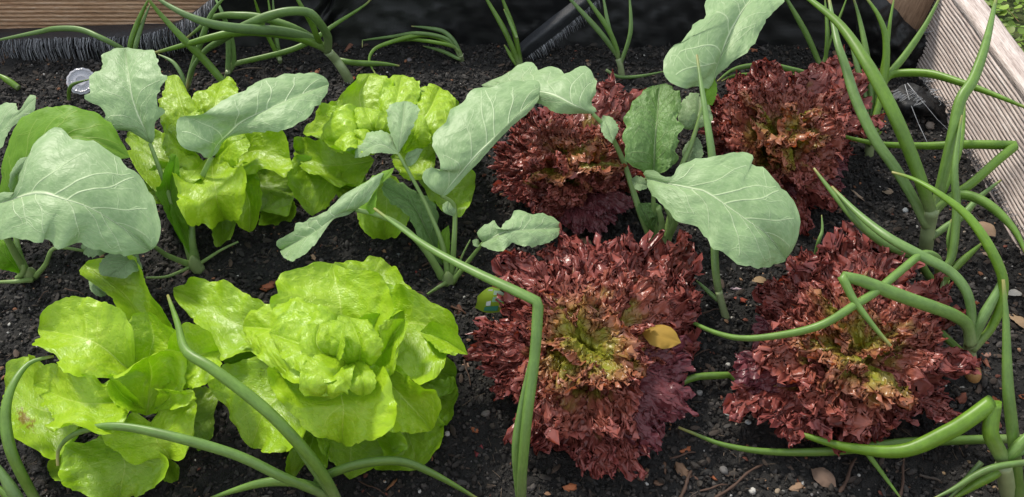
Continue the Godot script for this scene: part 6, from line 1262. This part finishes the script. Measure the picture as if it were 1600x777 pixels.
const DATA_PALE := [[.6804,.035,-1.0297,.6773,.028,-.9813,.6862,.012,-.9505,.6911,.004,-.9162],[.6861,.035,-1.0333,.6952,.035,-.976,.7157,.02,-.9526,.738,.006,-.9379],[.6794,.03,-.9771,.6965,.035,-.9947]]
const DATA_PALE_FRAY := [[.6727,.024,-1.0298,.6752,.032,-.9985],[.6867,.036,-1.0143,.699,.034,-.9823],[.6679,.02,-1.0207,.6715,.03,-1.0045]]
const DATA_TAG_AT := Vector3(-0.0299, -0.0040, -0.5772)
const DATA_TAG := [[-.0148,.062,.0183,.0009,.068,.0083,.0249,.066,.0089],[-.016,.05,.0188,-.0009,.054,.0165,.0224,.052,.0161],[-.0192,.034,.0166,-.0041,.026,.0192,.0129,.028,.0196]]
const DATA_TAG_MARKS := [[[[-.0008,.0657,.0107,.005,.0662,.0101],[-.0045,.0427,.0197,.0014,.0432,.0201]],"e8ecec"],[[[.0067,.0657,.0118,.0224,.0642,.0117],[.0058,.0597,.0145,.0207,.0587,.0148]],"c4e2c4"],[[[-.0063,.0397,.0196,.0122,.0412,.0186],[-.0073,.0327,.0209,.0104,.0327,.0209]],"4f9f86"],[[[.0058,.0572,.0158,.0207,.0567,.0154],[.0032,.0497,.0186,.019,.0492,.0182]],"9fd0a8"]]
const DATA_DISC_AT := Vector3(-0.7684, -0.0060, -1.0649)
const DATA_DEBRIS := [["twig",0.2322,-0.3178,0.0022,"5d4334","dark brown twig right of the kinked onion, the farther of two",0.2950,-0.3575],
["twig",0.1928,-0.3178,0.0028,"5d4334","thick dark brown twig right of the kinked onion",0.2102,-0.3496],
["twig",0.1879,-0.3662,0.0018,"5d4334","dark brown twig in front of the front centre red lettuce",0.2195,-0.3742],
["twig",0.2169,-0.3267,0.0016,"5d4334","dark brown twig right of the kinked onion, the nearer of two",0.2499,-0.3343],
["twig",0.3773,-0.3245,0.0028,"5d4334","thick dark brown twig left of the bottom right onion",0.4083,-0.3662],
["twig",0.4432,-0.3178,0.0024,"5d4334","dark brown twig left of the bottom right onion",0.4651,-0.3662],
["twig",0.1737,-1.0627,0.0022,"5d4334","dark brown twig left of the spread onion at the back",0.1992,-1.0888],
["twig",0.5542,-0.6693,0.0026,"5d4334","thick dark brown twig left of the thick pale onion stem by the right board",0.5435,-0.6457],
["twig",-0.1287,-0.6527,0.0016,"5d4334","dark brown twig left of the middle kohlrabi stem",-0.1020,-0.6681],
["twig",0.1381,-0.6887,0.001,"a88a66","thin tan twig left of the rightmost kohlrabi stem, second nearest to it",0.1632,-0.7060],
["twig",0.1424,-0.6838,0.001,"a88a66","thin tan twig left of the rightmost kohlrabi stem, nearest to it",0.1597,-0.7085],
["twig",0.1323,-0.6985,0.001,"a88a66","thin tan twig left of the rightmost kohlrabi stem, third nearest to it",0.1522,-0.6887],
["twig",-0.0837,-0.5851,0.0022,"6d4733","dark brown twig in front of the middle kohlrabi stem",-0.0629,-0.5723],
["twig",0.2628,-0.5766,0.0014,"5d4334","dark brown twig left of the slim onion shoot",0.2859,-0.5830],
["twig",-0.5510,-1.1021,0.0018,"6a5a4a","dark brown twig behind the back left butterhead, third nearest to it",-0.4619,-1.1233],
["twig",-0.4608,-1.0160,0.0016,"6a5a4a","dark brown twig behind the back left butterhead, second nearest to it",-0.4244,-1.0037],
["twig",-0.5644,-1.0248,0.0016,"5d4334","dark brown twig behind the back left butterhead, nearest to it",-0.5250,-1.0037],
["twig",-0.6337,-0.4637,0.003,"6b4a38","thick dark brown twig left of the stained front left butterhead, the nearer of two",-0.6222,-0.4748],
["twig",-0.6374,-0.4501,0.003,"6b4a38","thick dark brown twig left of the stained front left butterhead, the farther of two",-0.6216,-0.4637],
["twig",-0.7148,-0.9730,0.004,"6d5d50","thick dark brown twig left of the back left butterhead",-0.7445,-0.9646],
["twig",0.4774,-0.3458,0.0022,"5a5048","grey twig left of the bottom right onion",0.5000,-0.3366],
["twig",0.3041,-0.5210,0.0012,"5d4334","thin dark brown twig in front of the slim onion shoot, the nearer of two",0.3269,-0.5092],
["twig",0.4460,-0.6048,0.001,"5d4334","thin dark brown twig behind the front right red lettuce",0.4433,-0.6272],
["twig",-0.1780,-0.3381,0.0012,"5d4334","thin dark brown twig in front of the front centre butterhead",-0.1466,-0.3230],
["twig",-0.0625,-0.5014,0.0014,"5d4334","dark brown twig in front of the plant label",-0.0528,-0.4637],
["twig",0.6629,-1.1410,0.0014,"5d4334","dark brown twig behind the right corner onion clump",0.7026,-1.1530],
["twig",0.2293,-0.5014,0.0012,"5d4334","thin dark brown twig in front of the slim onion shoot, the farther of two",0.2610,-0.5160],
["twig",0.1695,-0.4546,0.001,"5d4334","thin dark brown twig right of the front centre red lettuce",0.1544,-0.4637],
["twig",0.5069,-1.1136,0.0012,"5d4334","thin dark brown twig behind the back right red lettuce",0.5417,-1.1021],
["twig",-0.1432,-0.6104,0.0012,"5d4334","thin dark brown twig left of the middle kohlrabi stem",-0.1203,-0.6026],
["twig",-0.6555,-0.5938,0.001,"5d4334","thin dark brown twig in front of the leftmost kohlrabi stem",-0.6490,-0.6104],
["twig",-0.6288,-0.6159,0.001,"5d4334","thin dark brown twig right of the leftmost kohlrabi stem",-0.5977,-0.6048],
["pebble",0.3064,-0.3260,0.006,"b09c84","tan pebble in front of the front right red lettuce"],
["pebble",0.3119,-0.3245,0.004,"8a8782","small grey pebble in front of the front right red lettuce"],
["pebble",0.3385,-0.3366,0.005,"d8d4cc","white pebble in front of the front right red lettuce, the nearer of two"],
["pebble",0.5738,-0.4601,0.0065,"d8d4cc","white pebble in front of the brown onion bulb"],
["pebble",0.5896,-0.3598,0.005,"d8d4cc","white pebble behind the bottom right onion"],
["pebble",0.5394,-0.3606,0.004,"a88a66","small tan pebble left of the bottom right onion, the nearer of two"],
["pebble",0.6111,-0.7738,0.008,"b6bcc0","large light grey pebble behind the thick pale onion stem by the right board"],
["pebble",0.4868,-0.7023,0.006,"8a8782","grey pebble left of the thick pale onion stem by the right board"],
["pebble",0.3313,-0.6503,0.005,"d8d4cc","white pebble behind the slim onion shoot"],
["pebble",0.2972,-0.6399,0.0045,"8a8782","grey pebble behind the slim onion shoot"],
["pebble",0.3021,-0.5712,0.003,"d8d4cc","small white pebble right of the slim onion shoot"],
["pebble",0.2725,-0.5916,0.0035,"d8d4cc","small white pebble left of the slim onion shoot"],
["pebble",-0.1826,-0.6753,0.004,"8a8782","small grey pebble left of the middle kohlrabi stem"],
["pebble",-0.1676,-0.6838,0.005,"77787a","grey pebble left of the middle kohlrabi stem"],
["pebble",-0.0506,-0.6538,0.0035,"d8d4cc","small white pebble right of the middle kohlrabi stem, the farther of two"],
["pebble",-0.0668,-0.6026,0.003,"d8d4cc","small white pebble right of the middle kohlrabi stem, the nearer of two"],
["pebble",-0.0790,-0.3972,0.0055,"d8d4cc","white pebble left of the kinked onion"],
["pebble",-0.0315,-0.4210,0.0085,"77706a","large grey pebble behind the kinked onion"],
["pebble",0.2800,-0.4918,0.006,"d8d4cc","white pebble in front of the slim onion shoot, nearest to it"],
["pebble",0.2380,-0.4537,0.0065,"a9a6a0","light grey pebble in front of the slim onion shoot"],
["pebble",0.2684,-0.4227,0.0065,"c4ccc8","white pebble in front of the slim onion shoot, second nearest to it"],
["pebble",0.2899,-0.4124,0.006,"bfc4c4","white pebble in front of the slim onion shoot, third nearest to it"],
["pebble",0.2779,-0.3267,0.0065,"d8d4cc","white pebble in front of the front right red lettuce, the farther of two"],
["pebble",0.0054,-0.3997,0.006,"c8b69c","tan pebble behind the kinked onion"],
["pebble",0.2494,-0.3512,0.009,"6f6c6a","large grey pebble in front of the slim onion shoot"],
["pebble",-0.1939,-1.1590,0.008,"8d8688","large light grey pebble left of the collapsed onion"],
["pebble",-0.1848,-1.1233,0.004,"d8d4cc","small white pebble left of the collapsed onion"],
["pebble",-0.2319,-1.1213,0.004,"d8d4cc","small white pebble right of the leaning onion stem at the back left"],
["pebble",0.7155,-0.9630,0.013,"9a8c80","large light grey pebble right of the right corner onion clump"],
["pebble",0.1604,-0.3775,0.003,"d8d4cc","small white pebble in front of the front centre red lettuce"],
["pebble",0.1570,-0.3366,0.004,"d8d4cc","small white pebble right of the kinked onion"],
["pebble",0.1222,-0.3775,0.003,"77706a","small grey pebble right of the kinked onion"],
["pebble",-0.6815,-0.5565,0.004,"d8d4cc","small white pebble in front of the leftmost kohlrabi stem"],
["pebble",-0.6592,-0.5411,0.003,"8a8782","small grey pebble in front of the leftmost kohlrabi stem"],
["pebble",-0.3628,-1.0982,0.003,"d8d4cc","small white pebble left of the leaning onion stem at the back left"],
["pebble",0.3128,-1.1980,0.004,"d8d4cc","small white pebble right of the spread onion at the back, the farther of two"],
["pebble",0.2503,-1.1671,0.004,"d8d4cc","small white pebble right of the spread onion at the back, the nearer of two"],
["pebble",0.4066,-0.3458,0.003,"d8d4cc","small white pebble left of the bottom right onion"],
["pebble",0.5604,-0.3305,0.005,"a88a66","tan pebble left of the bottom right onion"],
["pebble",0.5088,-0.3496,0.004,"a88a66","small tan pebble left of the bottom right onion, the farther of two"],
["pebble",0.6788,-0.6387,0.004,"d8d4cc","small white pebble right of the thick pale onion stem by the right board"],
["pebble",0.6378,-0.6387,0.0045,"d8d4cc","white pebble right of the thick pale onion stem by the right board"],
["pebble",0.6259,-0.4279,0.004,"b0937a","small tan pebble right of the brown onion bulb"],
["pebble",0.5753,-0.5014,0.003,"d8d4cc","small white pebble behind the brown onion bulb"],
["pebble",0.2284,-0.4193,0.003,"8a8782","small grey pebble in front of the slim onion shoot"],
["pebble",-0.3366,-0.5938,0.003,"8a8782","small grey pebble right of the second kohlrabi stem from the left"],
["pebble",-0.3410,-0.5160,0.003,"d8d4cc","small white pebble left of the front centre butterhead"],
["pebble",-0.1483,-0.3381,0.003,"d8d4cc","small white pebble left of the kinked onion, the farther of two"],
["pebble",-0.1066,-0.3267,0.0035,"d8d4cc","small white pebble left of the kinked onion, the nearer of two"],
["wood_chip",0.2009,-0.3520,0.011,"8a6a50","large brown wood chip right of the kinked onion"],
["wood_chip",0.1813,-0.3567,0.006,"7a5a44","small brown wood chip right of the kinked onion, the farther of two"],
["wood_chip",0.3281,-0.3305,0.01,"a9876a","large tan wood chip in front of the front right red lettuce"],
["wood_chip",0.6117,-0.4447,0.009,"b06238","orange-brown wood chip right of the brown onion bulb"],
["wood_chip",0.4956,-0.7806,0.011,"a88a66","large tan wood chip in front of the right corner onion clump, the farther of two"],
["wood_chip",0.5032,-0.7657,0.008,"7c5a44","brown wood chip in front of the right corner onion clump"],
["wood_chip",0.4508,-0.7060,0.005,"b06238","small orange-brown wood chip left of the thick pale onion stem by the right board"],
["wood_chip",0.5431,-0.7999,0.01,"c0a58a","large tan wood chip in front of the right corner onion clump, the nearer of two"],
["wood_chip",0.5908,-0.5681,0.007,"b06238","orange-brown wood chip behind the brown onion bulb, the farther of two"],
["wood_chip",0.6431,-0.5960,0.007,"b06238","orange-brown wood chip in front of the thick pale onion stem by the right board"],
["wood_chip",0.6186,-0.5014,0.009,"a0624a","orange-brown wood chip behind the brown onion bulb, the nearer of two"],
["wood_chip",0.6240,-0.5082,0.006,"b98a78","small tan wood chip behind the brown onion bulb"],
["wood_chip",0.3178,-0.5971,0.009,"a0452c","rust red wood chip behind the slim onion shoot"],
["wood_chip",0.3155,-0.6171,0.006,"e6c8d0","small pinkish white wood chip behind the slim onion shoot"],
["wood_chip",-0.3468,-0.6204,0.012,"9a5230","large orange-brown wood chip right of the second kohlrabi stem from the left"],
["wood_chip",-0.3365,-0.6272,0.008,"8a4a30","orange-brown wood chip right of the second kohlrabi stem from the left"],
["wood_chip",-0.1343,-0.6433,0.005,"8e2f28","small rust red wood chip left of the middle kohlrabi stem"],
["wood_chip",-0.2896,-0.6741,0.007,"b59274","tan wood chip right of the second kohlrabi stem from the left"],
["wood_chip",-0.0721,-0.5819,0.009,"7a4a34","brown wood chip left of the plant label"],
["wood_chip",-0.0382,-0.3791,0.0075,"9a3a40","rust red wood chip behind the kinked onion"],
["wood_chip",-0.0459,-0.4014,0.006,"b0643c","small orange-brown wood chip behind the kinked onion"],
["wood_chip",-0.0581,-0.4947,0.008,"b8927a","tan wood chip in front of the plant label"],
["wood_chip",-0.1390,-0.3343,0.006,"a06a44","small tan wood chip left of the kinked onion"],
["wood_chip",0.2740,-0.4394,0.007,"b06238","orange-brown wood chip in front of the slim onion shoot, the nearer of two"],
["wood_chip",0.2069,-0.3766,0.007,"b06238","orange-brown wood chip right of the front centre red lettuce"],
["wood_chip",0.2323,-0.3473,0.007,"b06238","orange-brown wood chip in front of the slim onion shoot, the farther of two"],
["wood_chip",0.0664,-0.3305,0.009,"b0663c","orange-brown wood chip right of the kinked onion"],
["wood_chip",0.1704,-0.3366,0.006,"7a5a44","small brown wood chip right of the kinked onion, the nearer of two"],
["wood_chip",-0.3091,-1.1897,0.012,"8a5a44","large brown wood chip behind the leaning onion stem at the back left"],
["wood_chip",-0.3612,-1.1233,0.009,"b0704c","orange-brown wood chip left of the leaning onion stem at the back left"],
["wood_chip",-0.2919,-1.1021,0.006,"b0502c","small rust red wood chip behind the leaning onion stem at the back left"],
["wood_chip",0.1468,-1.1570,0.007,"9a8878","tan wood chip left of the spread onion at the back"],
["wood_chip",0.4593,-1.1835,0.009,"b5714c","orange-brown wood chip behind the back right red lettuce"],
["wood_chip",0.6449,-0.9747,0.005,"c86a2c","small rust red wood chip behind the right corner onion clump"],
["wood_chip",0.5700,-0.9781,0.007,"7c5c50","brown wood chip behind the right corner onion clump, nearest to it"],
["wood_chip",0.5823,-0.9900,0.007,"8c6c5c","brown wood chip behind the right corner onion clump, second nearest to it"],
["wood_chip",0.5656,-0.4456,0.009,"8a4a34","orange-brown wood chip in front of the brown onion bulb"],
["wood_chip",0.4754,-0.4279,0.006,"8a3f34","small orange-brown wood chip in front of the front right red lettuce"],
["wood_chip",0.4430,-0.3775,0.006,"8a4a38","small orange-brown wood chip left of the brown onion bulb"],
["wood_chip",-0.0420,-0.3775,0.005,"8e2f28","small rust red wood chip behind the kinked onion"],
["wood_chip",-0.7987,-1.0756,0.006,"b84a2c","small rust red wood chip left of the back left butterhead"],
["wood_chip",-0.3793,-0.5014,0.004,"5d4334","small dark brown wood chip right of the stained front left butterhead"],
["wood_chip",0.1527,-0.3442,0.007,"7a5c48","brown wood chip right of the kinked onion"],
["wood_chip",0.2124,-0.3442,0.006,"6a4a3a","small dark brown wood chip right of the kinked onion"],
["wood_chip",0.6418,-0.4456,0.006,"b06238","small orange-brown wood chip right of the brown onion bulb"],
["wood_chip",0.5987,-0.4107,0.006,"8a5a44","small brown wood chip in front of the brown onion bulb"],
["wood_chip",-0.6068,-0.5938,0.004,"8e2f28","small rust red wood chip right of the leftmost kohlrabi stem"],
["wood_chip",0.6498,-1.1570,0.008,"8a6a4c","brown wood chip behind the right corner onion clump, third nearest to it"],
["dry_leaf",0.3637,-0.3419,0.02,"8a6f5c","large brown dry leaf in front of the front right red lettuce"],
["dry_leaf",0.5930,-0.8083,0.011,"a08a72","small tan dry leaf in front of the right corner onion clump"],
["dry_leaf",0.7108,-0.7263,0.022,"a98c70","large tan dry leaf right of the thick pale onion stem by the right board"],
["dry_leaf",0.6899,-0.5618,0.022,"b89a78","large tan dry leaf behind the brown onion bulb"],
["dry_leaf",0.7002,-0.6048,0.014,"c8c4bc","white dry leaf right of the thick pale onion stem by the right board"],
["dry_leaf",0.3543,-0.6341,0.016,"a88a64","tan dry leaf behind the slim onion shoot"],
["dry_leaf",0.1090,-0.7035,0.016,"b49474","tan dry leaf left of the rightmost kohlrabi stem"],
["dry_leaf",0.1409,-1.2149,0.012,"b89a80","small tan dry leaf behind the spread onion at the back"],
["dry_leaf",0.6184,-1.1732,0.016,"96795c","brown dry leaf behind the back right red lettuce"],
["dry_leaf",0.1809,-0.4853,0.03,"b8902c","large yellow-brown dry leaf left of the slim onion shoot",0.072,-0.35],
["dry_leaf",0.6962,-0.6801,0.01,"a8907c","small tan dry leaf right of the thick pale onion stem by the right board"],
["dry_leaf",0.1437,-1.1470,0.008,"a8927c","small tan dry leaf left of the spread onion at the back"]]
